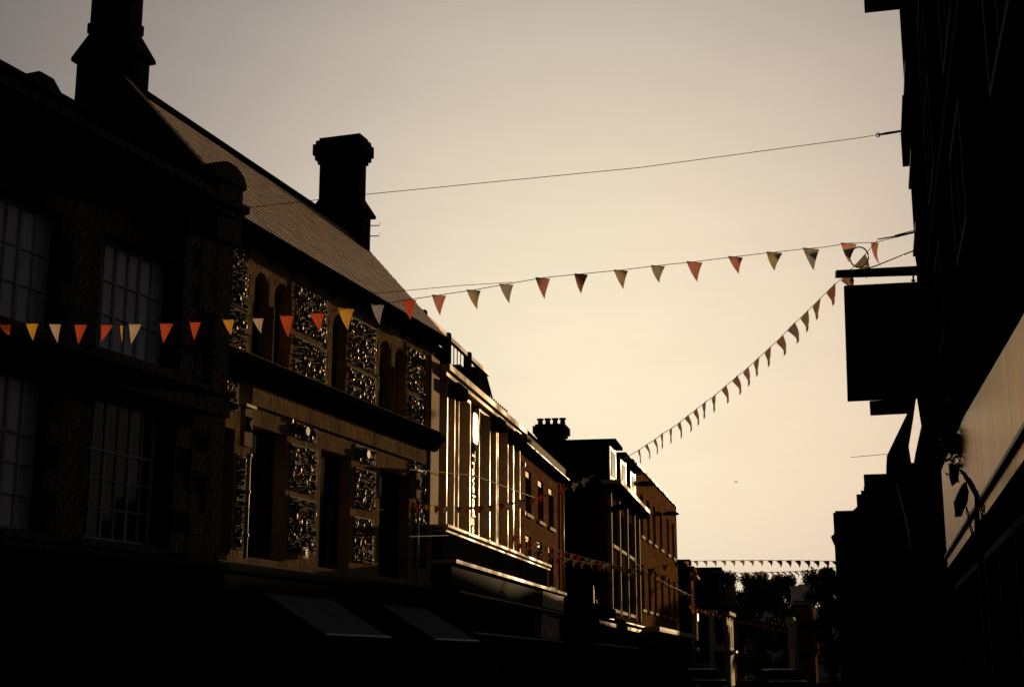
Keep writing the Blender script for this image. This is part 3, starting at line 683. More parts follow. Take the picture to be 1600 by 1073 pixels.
# chimney on the end wall
ch = MB()
ch.box(.05, .75, 1.55, 2.5, 7.9, 9.5); c_ = ch.build('chimney', M['chimney'], db)
b = MB()
for z0, z1, q in ((9.5, 9.6, .06), (9.6, 9.86, .13), (9.86, 9.93, .06)): b.box(.05 - q, .75 + q, 1.55 - q, 2.5 + q, z0, z1)
b.build('chimney_cap', M['chimney'], c_)
for k in range(4):
    y = 1.62 + k * .27
    MB().tube([(.4, y, 9.9), (.4, y, 9.98), (.4, y, 10.12), (.4, y, 10.14), (.4, y, 10.19)], [.11, .10, .085, .125, .125], 10).build('chimney_pot', M['chimney'], c_)
# shop canopies on both sides of its corner, with a balcony rail
MB().box(-8.6, -3.1, -.6, .3, 3.02, 3.3).build('shop_cornice', M['black'], db)
sh_ = thing('shop_row', 'low shopfronts with gilded cornices below the dark end wall', 'shop', (1.72, 46.9, 0), math.atan2(1, kx(1235)))
lx = 0
for (a, c) in ((0.3, 4.6), (8.6, 19.5)):
    MB().box(a, c, -1.05, -.75, 3.12, 3.17).build('cornice_upper', M['gold_metal'], sh_)
    MB().box(a - .3, c, -1.12, -.8, 2.86, 2.98).build('cornice_lower', M['gold_metal'], sh_)
MB().box(0, 20, -.95, .2, 2.3, 3.1).build('fascia', M['black'], sh_)
MB().box(0, 13, -1.05, -.96, 2.22, 2.27).build('fascia_trim', M['gold_metal'], sh_)
MB().box(0, 20, -.7, .2, 0, 2.28).build('shop_wall', M['black'], sh_)
for k, x in enumerate((9.6, 10.9, 11.4, 11.9, 12.4, 12.9)): MB().box(x, x + .22, -.76, -.71, 1.55, 2.1).build('window_slat', M['fascia_cream'], sh_)
b = MB().tube([(.2, -.9, 3.2), (.2, -.9, 4.1)], .03); b.build('balcony_post', M['white_metal'], sh_)
for k in range(9):
    x = .9 + k * .75
    MB().tube([(x, -.8, 3.2), (x + .08, -.85, 3.45), (x - .05, -.8, 3.7), (x + .02, -.8, 3.85)], .02).build('balcony_scroll', M['bar'], sh_)
MB().tube([(.2, -.8, 3.25), (8, -.8, 3.25)], .02).build('balcony_rail', M['bar'], sh_)

push(db, KP); push(sh_, KP)
# ------------------------------------------------------------------ 6 long orange brick building
B5 = (5.346, 61.5)
loc, rz = frame_left(*B5, kx(1290))
ob = thing('long_brick_building', 'long orange brick building with tall narrow sash windows, beyond the dormers', 'building', loc, rz)
ops = []
for a in (1.55, 4.05, 6.45, 9.35, 12.6, 15.3): ops += [(a, a + 1.05, 7.15, 8.98), (a - .05, a + 1.0, 3.95, 5.88)]
wall(ob, 'wall', M['brick_orange'], .2, 17.9, 3.2, 10.05, ops, depth=.3)
MB().box(.2, 17.88, .31, 9, 0, 9.6).build('inner_wall', M['brick_dark'], ob)
for a, c, z0, z1 in ops:
    window(ob, a, c, z0, z1, .14, [(a + c) / 2], [(z0 + z1) / 2], M['bar_dark'], M['glass'], bar=.04)
    MB().box(a - .05, c + .05, -.08, 0, z0 - .12, z0 - .01).build('window_sill', M['white_paint'], ob)
MB().box(.1, 12.2, -.1, .5, 10.055, 10.16).build('coping', M['gold_metal'], ob)
MB().box(12.2, 18, -.08, .5, 10.053, 10.1).build('coping', M['gold_metal'], ob)
MB().box(-.5, .19, .02, 1.2, 6.5, 10.25).build('end_pier', M['brick_dark'], ob)
MB().box(0.2, 18, -.9, .3, 2.95, 3.15).build('shop_cornice', M['fascia_cream'], ob)
MB().box(0.2, 18, -.3, .3, 0, 2.9).build('shop_wall', M['black'], ob)
push(ob, KP)
# street lamps on wall brackets
def wall_lamp(px, py, Y, lab, ln=1.0):
    p = at(px, py, Y); t = thing('street_lamp', lab, 'street lamp', (p.x, p.y, p.z), 0, 'lamps bracketed off the buildings')
    b = MB(); n = 8
    b.tube([(-.45, 0, 0), (-.38, 0, .02), (-.15, 0, .05), (.2, 0, .05), (.42, 0, .02), (.48, 0, 0)], [.03, .09, .13, .13, .07, .02], 10)
    b.build('lamp_head', M['black'], t, smooth=True)
    MB().tube([(-.45, 0, .0), (-ln, .1, -.06)], .03).build('bracket_arm', M['black'], t)
    return t
wall_lamp(1009, 757, 69, 'dark lamp head against the orange brick below its parapet', .95)
wall_lamp(1048, 803, 82.5, 'dark lamp head at the far end of the orange brick front', .9)
wall_lamp(965, 795, 57, 'dark slanting lamp head under the gutter of the white dormers', .9).rotation_euler = (0, R(-14), 0)

# ------------------------------------------------------------------ 7 farther west side
def simple_block(name, lab, x, y, k, length, depth, h, m, rooff='flat', wins=(), mf=None, base=0):
    loc, rz = frame_left(x, y, k); t = thing(name, lab, 'building', loc, rz)
    wall(t, 'wall', m, 0, length, base, h, list(wins), depth=.25)
    MB().box(.01, length - .01, .26, depth, 0, h - .05).build('inner_wall', M['brick_dark'], t)
    for a, c, z0, z1 in wins:
        window(t, a, c, z0, z1, .1, [(a + c) / 2], [(z0 + z1) / 2], mf or M['bar_dark'], M['glass'], bar=.05)
    if rooff == 'flat': MB().box(-.1, length + .1, -.2, depth, h + .003, h + .22).build('cornice', m, t)
    else: MB().prism([(0, -.3, h + .003), (0, depth / 2, h + depth * .4), (0, depth, h + .003)], (length, 0, 0)).build('roof', M['slate'], t)
    push(t, 1.2); return t
p = at(1077, HOR, 79)
t = simple_block('dark_terrace', 'low black terrace house just beyond the orange brick building', p.x, 79, kx(1160), 2.0, 6, 7.0, M['brick_dark'])
p = at(1083, HOR, 80)
t = simple_block('corner_house', 'narrow brick house with white shop bay and lit parapet', p.x, 80, kx(1200), 3.4, 7, 6.7, M['brick_orange'], wins=[(.6, 1.3, 4.6, 5.8), (2.0, 2.7, 4.6, 5.8)])
MB().box(0, 3.4, -.35, -.02, 6.35, 6.45).build('white_moulding', M['white_paint'], t)
MB().box(-.02, 1.6, -.3, -.02, 3.95, 4.35).build('shop_board', M['white_metal'], t)
for k in range(5): MB().box(.05 + k * .35, .12 + k * .35, -.25, -.02, 2.9, 3.9).build('shop_post', M['white_paint'], t)
MB().box(0, 1.6, -.3, -.02, 2.3, 2.5).build('shop_board', M['white_metal'], t)
p = at(1127, HOR, 90)
t = simple_block('flat_roofed_block', 'black flat topped block behind the corner house', p.x, 90, kx(1200), 5, 5.0, 7.3, M['brick_dark'], wins=[(.6, 1.6, 5.2, 6.4), (2.8, 3.8, 5.2, 6.4)])
p = at(1116, HOR, 88)
t = simple_block('white_bay_house', 'small house with tall white bay windows above a shop sign', p.x, 88, kx(1260), 5, 6, 4.6, M['white_paint'], wins=[(.4, 1.3, 3.3, 4.3), (2.6, 3.6, 3.3, 4.3)])
MB().box(-.1, 3, -.5, -.02, 2.35, 2.8).build('shop_board', M['fascia_cream'], t)
p = at(1138, HOR, 96)
t = simple_block('white_house', 'tall narrow white house with three slit windows and a string of bunting in front', p.x, 96, kx(1330), 5.2, 6, 4.8, M['white_paint'], wins=[(.4, 1.1, 2.7, 4.1), (1.8, 2.5, 2.7, 4.1), (3.4, 4.1, 2.7, 4.1)])
MB().box(-.1, 5.3, -.25, -.02, 2.35, 2.5).build('ledge', M['white_metal'], t)
p = at(1149, HOR, 104)
t = simple_block('gabled_house', 'brown brick house with raking parapet above the white house', p.x, 104, kx(1250), 5.5, 6, 5.9, M['brick_warm'], wins=[(1.2, 2.2, 4.4, 5.3)])
MB().xz([(0, 6.13), (5.4, 6.13), (0, 7.1)], -.02, .6).build('raking_parapet', M['brick_warm'], t)
# plinthed lamp standard with round signs by the corner house
p = at(1098, HOR, 84)
t = thing('sign_post', 'black post with round signs and three pale legs before the corner house', 'sign post', (p.x, 84, 0), 0); push(t, 1.2)
MB().tube([(0, 0, 0), (0, 0, 3.7)], .06, 8).build('post', M['black'], t)
for z, r_ in ((3.25, .3), (2.35, .42)):
    MB().xz([(r_ * math.cos(q), z + r_ * math.sin(q)) for q in [2 * math.pi * k / 16 for k in range(16)]], -.05, .0).build('sign_disc', M['black'], t)
for x in (-.85, .1, .8): MB().box(x - .035, x + .035, -.3, -.2, 0, 1.5).build('support', M['fascia_cream'], t)
MB().box(-.6, .7, -.3, -.2, 1.52, 1.62).build('cross_bar', M['fascia_cream'], t)

# ------------------------------------------------------------------ 8 far houses seen at the end of the street
def lit_house(px0, px1, y0, y1, Y, m, lab, name, dep=6):
    a = at(px0, y1, Y); c = at(px1, y0, Y); t = thing(name, lab, 'house', (a.x, Y, 0), R(-14)); push(t, 1.15)
    W_ = c.x - a.x; return t, W_, a.z, c.z
t, W_, z0, z1 = lit_house(1241, 1268, 935, 975, 118, M['brick_orange'], 'tall timber framed house with red tiled top at the street end', 'timber_framed_house')
MB().box(0, W_, 0, 6, 0, z1 - .6).build('wall', M['brick_orange'], t)
MB().box(0, W_ * .97, -.5, 5, z0 + .2, z0 + 1.9).build('jettied_storey', M['brick_orange'], t)
MB().box(.1, W_ + .2, -.6, 5, 2.4, 4.3).build('jettied_storey', M['brick_orange'], t)
MB().box(-.2, W_ + .1, -.8, 5.2, 4.34, 4.8).build('eaves', M['slate'], t)
rt = at(1250, 912, 118).z
MB().prism([(-.2, -.7, 6.35), (W_ + .1, -.7, 6.35), (W_ + .1, 2, rt + .2), (-.2 + .0, 2, rt - .1)], (0, .12, 0)).build('roof', M['tile'], t)
for k in range(6):
    MB().box(.15 + k * .24, .2 + k * .24, -.66, -.61, 2.45, 4.25).build('timber_post', M['bark'], t)
MB().prism([(.2, -.66, 2.5), (.28, -.66, 2.5), (1.3, -.66, 4.2), (1.22, -.66, 4.2)], (0, .04, 0)).build('timber_brace', M['bark'], t)
t, W_, z0, z1 = lit_house(1233, 1240, 962, 1026, 108, M['white_paint'], 'thin white house front lit beside the timber framed house', 'white_end_house')
MB().box(0, .42, 0, 5, 0, z1).build('wall', M['white_paint'], t); MB().box(-.1, .5, -.1, 5.1, z1 + .003, z1 + .4).build('roof', M['slate'], t)
for k in range(2): MB().box(.1 + k * .18, .16 + k * .18, -.03, -.003, z0 + .6, z1 - .8).build('window', M['glass'], t)

# ------------------------------------------------------------------ 9 east side: near shop, bay, sign
KR = .2524; nl = math.hypot(1, KR)
def east(X0, Y): return (X0 + KR * Y, Y)
def s_of(Y): return Y * nl
x_, y_ = east(.8, 0); loc, rz = frame_right(x_, y_, KR)
es = thing('corner_shop', 'tall black building with a stained cream band above its shopfront, closest to us', 'building', loc, rz)
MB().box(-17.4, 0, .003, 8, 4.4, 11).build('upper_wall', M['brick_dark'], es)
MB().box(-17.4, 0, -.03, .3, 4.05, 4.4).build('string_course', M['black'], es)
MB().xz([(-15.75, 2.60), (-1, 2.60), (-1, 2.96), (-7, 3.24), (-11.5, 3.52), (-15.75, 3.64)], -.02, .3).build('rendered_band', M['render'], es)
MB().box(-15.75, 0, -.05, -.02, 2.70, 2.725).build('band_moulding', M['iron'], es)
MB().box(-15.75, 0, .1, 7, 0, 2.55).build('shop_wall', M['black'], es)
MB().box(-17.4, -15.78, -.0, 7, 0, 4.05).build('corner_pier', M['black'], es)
MB().xz([(-17.4, 3.66), (-15.75, 3.645), (-11.5, 3.525), (-7, 3.245), (-1, 2.965), (0, 2.9), (0, 4.04), (-17.4, 4.04)], -.023, .3).build('dark_band', M['black'], es)  # slanted lower edge follows the shade boundary on the cream band
MB().tube([(-17.0, -.05, 5.72), (-.5, -.05, 5.72)], .03, 6).build('pipe', M['bar_dark'], es)
for a in (-14.5, -11, -7.5, -4): 
    window(es, a, a + 1.3, 6.2, 8.2, -.03, [a + .65], [7.2], M['bar_dark'], M['glass_dull'])
    window(es, a, a + 1.3, 4.6, 5.5, -.03, [a + .65], [], M['bar_dark'], M['glass_dull'])
for a in (-15.3, -11, -6.6): window(es, a, a + 3.6, .3, 2.4, .02, [a + 1.2, a + 2.4], [], M['bar_dark'], M['glass_dull'], name='shop_window')
# jettied bay standing forward
x_, y_ = east(.78, 0); loc2, rz2 = frame_right(x_, y_, KR)
eb = thing('bay_fronted_building', 'black building edge with projecting upper bay and deep eaves behind the hanging sign', 'building', loc2, rz2)
S0b, S1b = -s_of(18.4), -s_of(17.0)
MB().box(S0b, S1b, .0, 7, 6.9, 10.56).build('upper_bay', M['black'], eb)
pr = []
for (px, py) in ((1424, 300), (1426, 313), (1437, 322), (1436, 340), (1430, 360), (1428, 390), (1432, 415), (1434, 500), (1434, 600), (1432, 618), (1440, 668), (1426, 733), (1440, 745), (1450, 800), (1453, 1060)):
    p = at(px, py, 18.4); pr.append(((p.x - (.78 + KR * 18.4)) / nl, p.z))
ztop_ = min(pr[0][1], 6.898); pr[0] = (0, 6.898)
MB().yz(pr + [(7, pr[-1][1]), (7, 6.898)], S0b, S1b).build('lower_wall', M['black'], eb)
MB().box(S0b - .0, S1b, -.09, .0, 8.22, 8.68).build('bay_panel', M['black'], eb)
for z in (9.1, 7.9, 6.95): MB().box(S0b - .03, S1b, -.03, .0, z, z + .06).build('bay_moulding', M['iron'], eb)
MB().box(S0b, S1b, .3, 7, 10.9, 14).build('attic_wall', M['black'], eb)
MB().box(S0b - .1, S1b, -.47, .6, 10.58, 10.9).build('eaves', M['black'], eb)
# iron wall bracket with chains
def chain(parent, p0, p1, n, r=.016):
    p0 = Vector(p0); p1 = Vector(p1); d = (p1 - p0) / n; L = d.length; t = d.normalized(); first = {}
    for k in range(n):
        c = p0 + d * (k + .5); key = k % 2
        if key not in first:
            sd_ = t.cross(Vector((0, 1, 0) if key else (1, 0, 0))).normalized(); b = MB(); pts = []
            for q in range(10):
                an = 2 * math.pi * q / 10; pts.append(t * math.cos(an) * L * .6 + sd_ * math.sin(an) * L * .3)
            b.tube(pts, r * .28, 5, closed=True); o = b.build('chain_link', M['iron'], parent, smooth=True); first[key] = o
        else: o = first[key].copy(); col.objects.link(o); o.parent = parent
        o.location = c
P = lambda px, py, Y=11.0: at(px, py, Y)
base = P(1526, 800, 9.0)
br = thing('iron_wall_bracket', 'black wrought iron bracket with hanging chains against the cream band', 'bracket', base, 0)
q = lambda px, py, Y=9.0: P(px, py, Y) - base
MB().tube([q(1500, 733), q(1507, 741), q(1516, 756), q(1524, 770), q(1527, 785), q(1527, 812), q(1526, 845)], [.008, .014, .015, .016, .018, .018, .016], 8).build('bracket_arm', M['iron'], br, smooth=True)
b = MB()
leaf = [(1510, 752), (1514, 768), (1512, 785), (1506, 797), (1503, 806), (1494, 807), (1494, 798), (1492, 783), (1498, 768), (1504, 756)]
b.prism([tuple(q(*p)) for p in leaf][::-1], (0, .03, 0)); b.build('scroll_leaf', M['iron'], br)
b = MB().prism([tuple(q(*p)) for p in ((1485, 725), (1500, 730), (1497, 752), (1490, 758), (1486, 745))][::-1], (0, .04, 0)); b.build('hook_plate', M['iron'], br)
bk = thing('hanging_basket', 'dark trailing hanging basket against the top corner of the cream band', 'hanging basket', P(1492, 690, 12.0), 0)
b = MB(); rr_ = random.Random(5)
for _ in range(420):
    d = Vector((rr_.gauss(0, .055), rr_.gauss(0, .05), rr_.gauss(0, .11))); d.z += -.02
    u = Vector((rr_.gauss(0, 1), rr_.gauss(0, 1), rr_.gauss(0, 1))).normalized(); v = u.orthogonal().normalized(); k = rr_.uniform(.012, .03)
    b.poly([tuple(d - u * k), tuple(d + v * k * .6), tuple(d + u * k), tuple(d - v * k * .6)])
b.build('foliage', M['leaf'], bk)['kind'] = 'stuff'
MB().tube([(0, 0, -.10), (0, 0, -.03), (0, 0, .04)], [.05, .11, .13], 10).build('bowl', M['iron'], bk)
MB().tube([(0, 0, .04), (.02, .02, .42)], .006, 5).build('hanger', M['iron'], bk)
chain(br, q(1508, 744), q(1517, 750), 2); chain(br, q(1517, 750), q(1538, 792), 8); chain(br, q(1538, 792), q(1534, 832), 6); chain(br, q(1534, 776), q(1534, 818), 6)
chain(br, q(1510, 792), q(1522, 846), 9)
# hanging sign
SY = 17.3
sb = at(1430, 424, SY)
hs = thing('hanging_sign', 'big black hanging sign board with a smaller plate below, on an iron beam', 'sign', sb, 0)
q2 = lambda px, py, Y=SY: at(px, py, Y) - sb
MB().prism([tuple(q2(*p, SY - .04)) for p in ((1307, 422), (1307, 432), (1438, 428), (1438, 415))], (0, .08, 0)).build('beam', M['iron'], hs)
MB().prism([tuple(q2(*p, SY - .03)) for p in ((1320, 446), (1326, 626), (1439, 621), (1439, 440))], (0, .06, 0)).build('sign_board', M['black'], hs)
MB().prism([tuple(q2(*p, SY - .025)) for p in ((1360, 626), (1361.5, 648), (1424, 645), (1432, 622))], (0, .05, 0)).build('lower_plate', M['black'], hs)
ring = [q2(1342.5 + 14.5 * math.cos(a), 402 + 16 * math.sin(a)) for a in [2 * math.pi * k / 24 for k in range(24)]]
MB().tube(ring, .009, 6, closed=True).build('scroll_ring', M['iron'], hs, smooth=True)
MB().tube([q2(1350, 421), q2(1370, 415), q2(1434, 389)], .009, 6).build('stay_rod', M['iron'], hs)
for px in (1331, 1427):
    b = MB().tube([q2(px, 430), q2(px, 444)], .012, 6); c0 = q2(px, 438)
    b.blob((c0.x, c0.y, c0.z), .034, .03, .02, random.Random(4)); b.build('hook', M['iron'], hs)

# ------------------------------------------------------------------ 10 farther east side silhouettes
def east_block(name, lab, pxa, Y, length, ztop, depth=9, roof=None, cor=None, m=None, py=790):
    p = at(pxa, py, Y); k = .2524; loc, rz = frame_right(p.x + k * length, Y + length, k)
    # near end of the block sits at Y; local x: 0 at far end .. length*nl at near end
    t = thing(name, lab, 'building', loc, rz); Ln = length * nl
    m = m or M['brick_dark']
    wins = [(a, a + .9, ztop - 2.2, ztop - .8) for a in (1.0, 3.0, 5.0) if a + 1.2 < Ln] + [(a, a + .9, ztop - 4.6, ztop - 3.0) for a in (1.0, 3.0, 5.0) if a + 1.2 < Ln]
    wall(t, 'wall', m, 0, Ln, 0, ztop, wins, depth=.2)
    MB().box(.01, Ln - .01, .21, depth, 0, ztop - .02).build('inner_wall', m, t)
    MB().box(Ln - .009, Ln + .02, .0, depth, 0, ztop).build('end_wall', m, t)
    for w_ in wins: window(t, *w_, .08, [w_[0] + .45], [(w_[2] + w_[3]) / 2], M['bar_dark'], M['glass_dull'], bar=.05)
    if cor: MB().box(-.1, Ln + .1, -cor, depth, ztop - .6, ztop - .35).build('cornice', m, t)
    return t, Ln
# gabled one behind the sign
t, Ln = east_block('gabled_building', 'black building with a steep roof edge just beyond the hanging sign', 1390, 34, 5, at(1390, 726, 34).z)
za = at(1432, 617, 34).z; zb = at(1388, 712, 34).z
pa = at(1388, 712, 34).x; pb = at(1432, 617, 34).x - pa; pc = at(1420, 695, 34).x - pa; pd = at(1427, 735, 34).x - pa
MB().prism([(Ln, 0, zb - .5), (Ln, 0, zb), (Ln, pb * 1.02, za), (Ln, pc * 1.02, at(1420, 695, 34).z), (Ln, pd, at(1427, 737, 34).z), (Ln, 3, zb - .7)], (-4, 0, 0)).build('gable_roof', M['slate'], t)
t, Ln = east_block('parapet_building', 'stepped black parapet building next along from the steep roof', 1383, 40, 3, at(1383, 741, 40).z)
MB().box(Ln - 1.5, Ln, .1, 3, at(1385, 741, 40).z, at(1385, 724, 40).z).build('parapet_block', M['brick_dark'], t)
t, Ln = east_block('square_black_building', 'square black building with low attic between stepped roofs', 1351, 46, 6, at(1351, 760, 46).z)
MB().box(0, Ln + .03, .02, 7, at(1351, 760, 46).z, at(1351, 741, 46).z).build('attic', M['brick_dark'], t)
t, Ln = east_block('lower_black_building', 'lower black building stepping down towards the street end', 1339, 54, 5, at(1339, 772, 54).z)
MB().box(Ln - .4, Ln + .03, -.25, 5, at(1330, 797, 54).z - .3, at(1330, 797, 54).z).build('gutter', M['brick_dark'], t)
t, Ln = east_block('corniced_building', 'farthest black building with a moulded cornice jutting over the street', 1309, 62, 2.6, at(1309, 838, 62).z, py=880)
zt = at(1307, 798, 62).z; zc = at(1302, 838, 62).z; zl = at(1309, 852, 62).z
MB().yz([(.0, zl), (-.18, zc - .15), (-.24, zc), (-.1, zc + .12), (.0, zt), (.75, zt), (1.1, zt + .3), (1.1, zc), (6, zc), (6, zl)], 0, Ln + .06).build('moulded_cornice', M['brick_dark'], t)
t, Ln = east_block('stack_house', 'narrow black house with a squat chimney between the square and lower buildings', 1345, 50, 3, at(1345, 766, 50).z, py=766)
c_ = MB().box(Ln - .7, Ln + .02, .35, .8, at(1345, 766, 50).z, at(1345, 757, 50).z + .1).build('chimney', M['brick_dark'], t)
MB().tube([(Ln - .35, .57, at(1345, 757, 50).z + .1), (Ln - .35, .57, at(1345, 752, 50).z + .1)], .09, 8).build('chimney_pot', M['brick_dark'], c_)
for nm, lb, xx, yy, ln, hh in (('low_shade_terrace', 'unseen low black terrace added for shade behind the corniced building', 13.9 + .2524 * 2.7, 64.7, 7.2, 8.3),
                               ('middle_shade_terrace', 'unseen black terrace added for shade between the low terrace and the one nearer the trees', 13.9 + .2524 * 10, 72, 15.9, 8.6),
                               ('rear_shade_terrace', 'unseen black terrace added for shade, running on towards the trees', 13.9 + .2524 * 26, 88, 24, 9.1),
                               ('far_shade_terrace', 'last unseen black terrace added for shade at the far end of the street', 13.9 + .2524 * 50.2, 112.2, 50, 9.1)):
    east_block(nm, lb, 800 + 2278 * xx / yy, yy, ln, hh, py=HOR)  # unseen terraces added to keep the sun off the opposite lower floors
cw = thing('service_cable', 'thin pale sagging cable on the dark east side facades', 'cable', at(1401, 755, 30), 0)
c0 = at(1401, 755, 30)
MB().tube([at(1401, 755, 30) - c0, at(1408, 783, 30) - c0, at(1415, 810, 30) - c0, at(1419.5, 832, 30) - c0, at(1422, 856, 30) - c0], [.008, .016, .022, .02, .01], 6).build('cord', M['white_metal'], cw)

# ------------------------------------------------------------------ 11 trees
def tree(px, py_top, Y, wpx, lab, seed, hpx=60, lumps=14):
    rr = random.Random(seed); top = at(px, py_top, Y); sc_ = Y / 2278
    wr = wpx * sc_ / 2; base = (top.x, Y, 0); t = thing('broadleaf_tree', lab, 'tree', base, 0, 'trees at the end of the street')
    H = top.z; cz = H - hpx * sc_ / 2
    b = MB().tube([(0, 0, 0), (.05, 0, H * .3), (-.1, .1, H * .6), (0, 0, H * .85)], [.35, .28, .18, .05], 8)
    for k in range(6):
        a = 2 * math.pi * k / 6 + rr.random(); b.tube([(0, 0, H * (.35 + .05 * k)), (math.cos(a) * wr * .4, math.sin(a) * wr * .4, H * (.5 + .05 * k)), (math.cos(a) * wr * .75, math.sin(a) * wr * .7, H * (.6 + .05 * k))], [.13, .08, .03], 6)
    b.build('trunk', M['bark'], t)
    b = MB(); L = []; zlo = H - hpx * sc_
    for k in range(lumps):
        a = rr.uniform(0, 2 * math.pi); q_ = rr.random(); r = wr * rr.uniform(.15, .8) * math.sin(math.pi * min(1, .18 + q_ * .72)) ** .6
        s_ = wr * rr.uniform(.26, .42); L.append((math.cos(a) * r, math.sin(a) * r, min(H - s_, H - (H - zlo) * q_), s_))
    L.append((0, 0, H - wr * .33, wr * .36)); L.append((wr * .3, 0, H - wr * .7, wr * .4)); L.append((-wr * .35, 0, H - wr * .75, wr * .4))
    for (x, y, z, s_) in L:
        for _ in range(420):
            d = Vector((rr.gauss(0, 1), rr.gauss(0, 1), rr.gauss(0, 1))).normalized() * s_ * (rr.random() ** .45) * rr.uniform(.8, 1.15)
            c = Vector((x, y, z)) + d; u = Vector((rr.gauss(0, 1), rr.gauss(0, 1), rr.gauss(0, 1))).normalized(); v = u.orthogonal().normalized(); ls = rr.uniform(.10, .2)
            b.poly([tuple(c - u * ls), tuple(c + v * ls * .6), tuple(c + u * ls), tuple(c - v * ls * .6)])
    b.build('crown', M['leaf'], t)
tree(1128, 892, 150, 62, 'tree beside the flat topped block, narrow and half hidden', 1, 150, 26)
tree(1186, 893, 142, 78, 'fuller tree in the middle of the street end', 2, 150, 30)
tree(1222, 897, 150, 74, 'rounded tree crowding the middle tree from behind', 3, 150, 30)
tree(1292, 886, 128, 82, 'tree rising towards the corniced black building', 4, 160, 32)
tree(1258, 908, 158, 66, 'low tree crown above the tiled roof of the timber house', 5, 140, 26)
tree(1156, 922, 160, 84, 'low tree between the narrow tree and the middle tree', 6, 120, 26)

# ------------------------------------------------------------------ 12 bunting and wires
def plane_hit(P0, P1, px, py):
    d = P1 - P0; r = ray(px, py)   # camera at origin (0,0,EYE): a*r.xy = P0.xy + t*d.xy
    det = r.x * (-d.y) - (-d.x) * r.y
    a = (P0.x * (-d.y) - (-d.x) * P0.y) / det
    return Vector((a * r.x, a * r.y, EYE + a * r.z))
def flag_mesh(wd, ht, lean, curl, wind, rr, along):
    """triangular pennant hanging from the origin; along = unit vector of the tape"""
    b = MB(); nu, nv = 4, 7; al = along.normalized(); side = Vector((-al.y, al.x, 0)).normalized()
    idx = {}
    for j in range(nv + 1):
        q = j / nv; half = wd / 2 * (1 - q)
        for i in range(nu + 1):
            s_ = (i / nu * 2 - 1) * half
            off = side * (curl * math.sin(q * 2.2) * wd + math.sin(i * 1.7 + q * 4) * .03 * wd * q) + al * (lean * q ** 1.3 * ht)
            p = al * s_ + Vector((0, 0, -ht * q)) + off
            idx[i, j] = len(b.v); b.v.append(tuple(p))
            if j == nv: break
    for j in range(nv):
        for i in range(nu):
            if j < nv - 1: b.f.append((idx[i, j], idx[i + 1, j], idx[i + 1, j + 1], idx[i, j + 1]))
            else: b.f.append((idx[i, j], idx[i + 1, j], idx[0, nv]))
    return b
def bunting(p0, p1, flags, lab, grp, thick=.006, extra=(), seed=1, cordm=None, fmin=.3):
    """flags: (px, py, colour, width_px, height_px, lean, curl)"""
    rr = random.Random(seed); P0 = at(*p0); P1 = at(*p1)
    t = thing('bunting_string', lab, 'bunting', P0, 0, grp)
    pts = [(P0, None)]; keyed = [(px, py) for px, py, *_ in flags] + list(extra); keyed.sort(key=lambda q: (q[0]) * (1 if p1[0] > p0[0] else -1))
    line = [P0] + [plane_hit(P0, P1, *k) for k in keyed] + [P1]
    MB().tube([q_ - P0 for q_ in line], [max(thick, thick * q_.y / 20) for q_ in line], 5).build('cord', cordm or M['rope'], t)
    al = (P1 - P0); al.z = 0; al.normalize()
    for (px, py, c, wp, hp, lean, curl) in flags:
        p = plane_hit(P0, P1, px, py); k = p.y / 2278.0
        fore = max(fmin, abs(al.x - al.y * (p.x / p.y)))       # how much of the tape's length we see
        o = flag_mesh(wp * k / fore, hp * k, lean, curl, 0, rr, al).build('flag', M[c], t, smooth=True); o.location = p - P0
    return t
f1 = [(8, 507, 'red', 20, 14, .6, 1.2), (50, 505, 'yellow', 21, 29, .12, .1), (86, 506, 'white', 20, 31, .2, .2), (126, 507, 'red', 21, 33, -.05, .1), (167, 507, 'red', 20, 28, -.25, .3), (190, 508, 'yellow', 5, 30, .1, .6),
      (211, 506, 'white', 21, 34, -.12, .15), (260, 505, 'red', 23, 33, -.1, .2), (305, 503, 'red', 19, 30, .0, .2), (357, 499, 'yellow', 20, 26, .2, .1), (403, 497, 'white', 19, 25, .25, .1),
      (448, 493, 'red', 24, 36, .12, .15), (496, 489, 'red', 25, 29, .2, .2), (541, 482, 'yellow', 27, 35, .15, .3), (590, 476, 'blue', 22, 33, .15, .2), (640, 468, 'red', 23, 33, .1, .3), (686, 461, 'dusk_red', 24, 34, .1, .2),
      (740, 453, 'olive', 24, 32, .25, .2), (791, 444, 'grey', 24, 32, .2, .15), (848, 434, 'dusk_red', 25, 36, .1, .1), (908, 428, 'dusk_red', 23, 33, .05, .25), (970, 422, 'olive', 24, 32, .15, .1),
      (1028, 415, 'grey', 24, 28, .15, .25), (1085, 409, 'dusk_red', 27, 34, .15, .1), (1149, 401, 'dusk_red', 25, 29, .22, .1), (1210, 394, 'olive', 27, 31, .05, .2), (1267, 388, 'grey', 28, 38, .1, .05),
      (1326, 380, 'pink', 27, 33, .0, .1), (1367, 379, 'dusk_red', 13, 36, .35, .6)]
bunting((-70, 503, 13.8), (1428, 364, 17.6), f1, 'long bunting string crossing in front of everything, widest flags', 'bunting across the street', thick=.0045, seed=3, extra=((1290, 386), (1395, 372), (700, 459)))
cs = ['brown', 'umber', 'umber', 'brown', 'brown', 'umber', 'brown', 'brown', 'grey', 'umber', 'brown', 'brown', 'pink', 'umber', 'brown', 'brown', 'grey', 'umber', 'brown', 'dusk_red', 'pink', 'umber']
pp = [(998, 703), (1009.5, 695), (1022.7, 687), (1034, 678), (1048, 670), (1060.5, 661), (1072.6, 651), (1086, 641), (1100, 629.5), (1115, 619), (1131, 605.5), (1148, 591), (1165, 577.5), (1182, 562), (1199.5, 546), (1218, 529), (1236, 510), (1256.5, 491), (1276, 472), (1298, 450), (1321, 430), (1344, 406)]
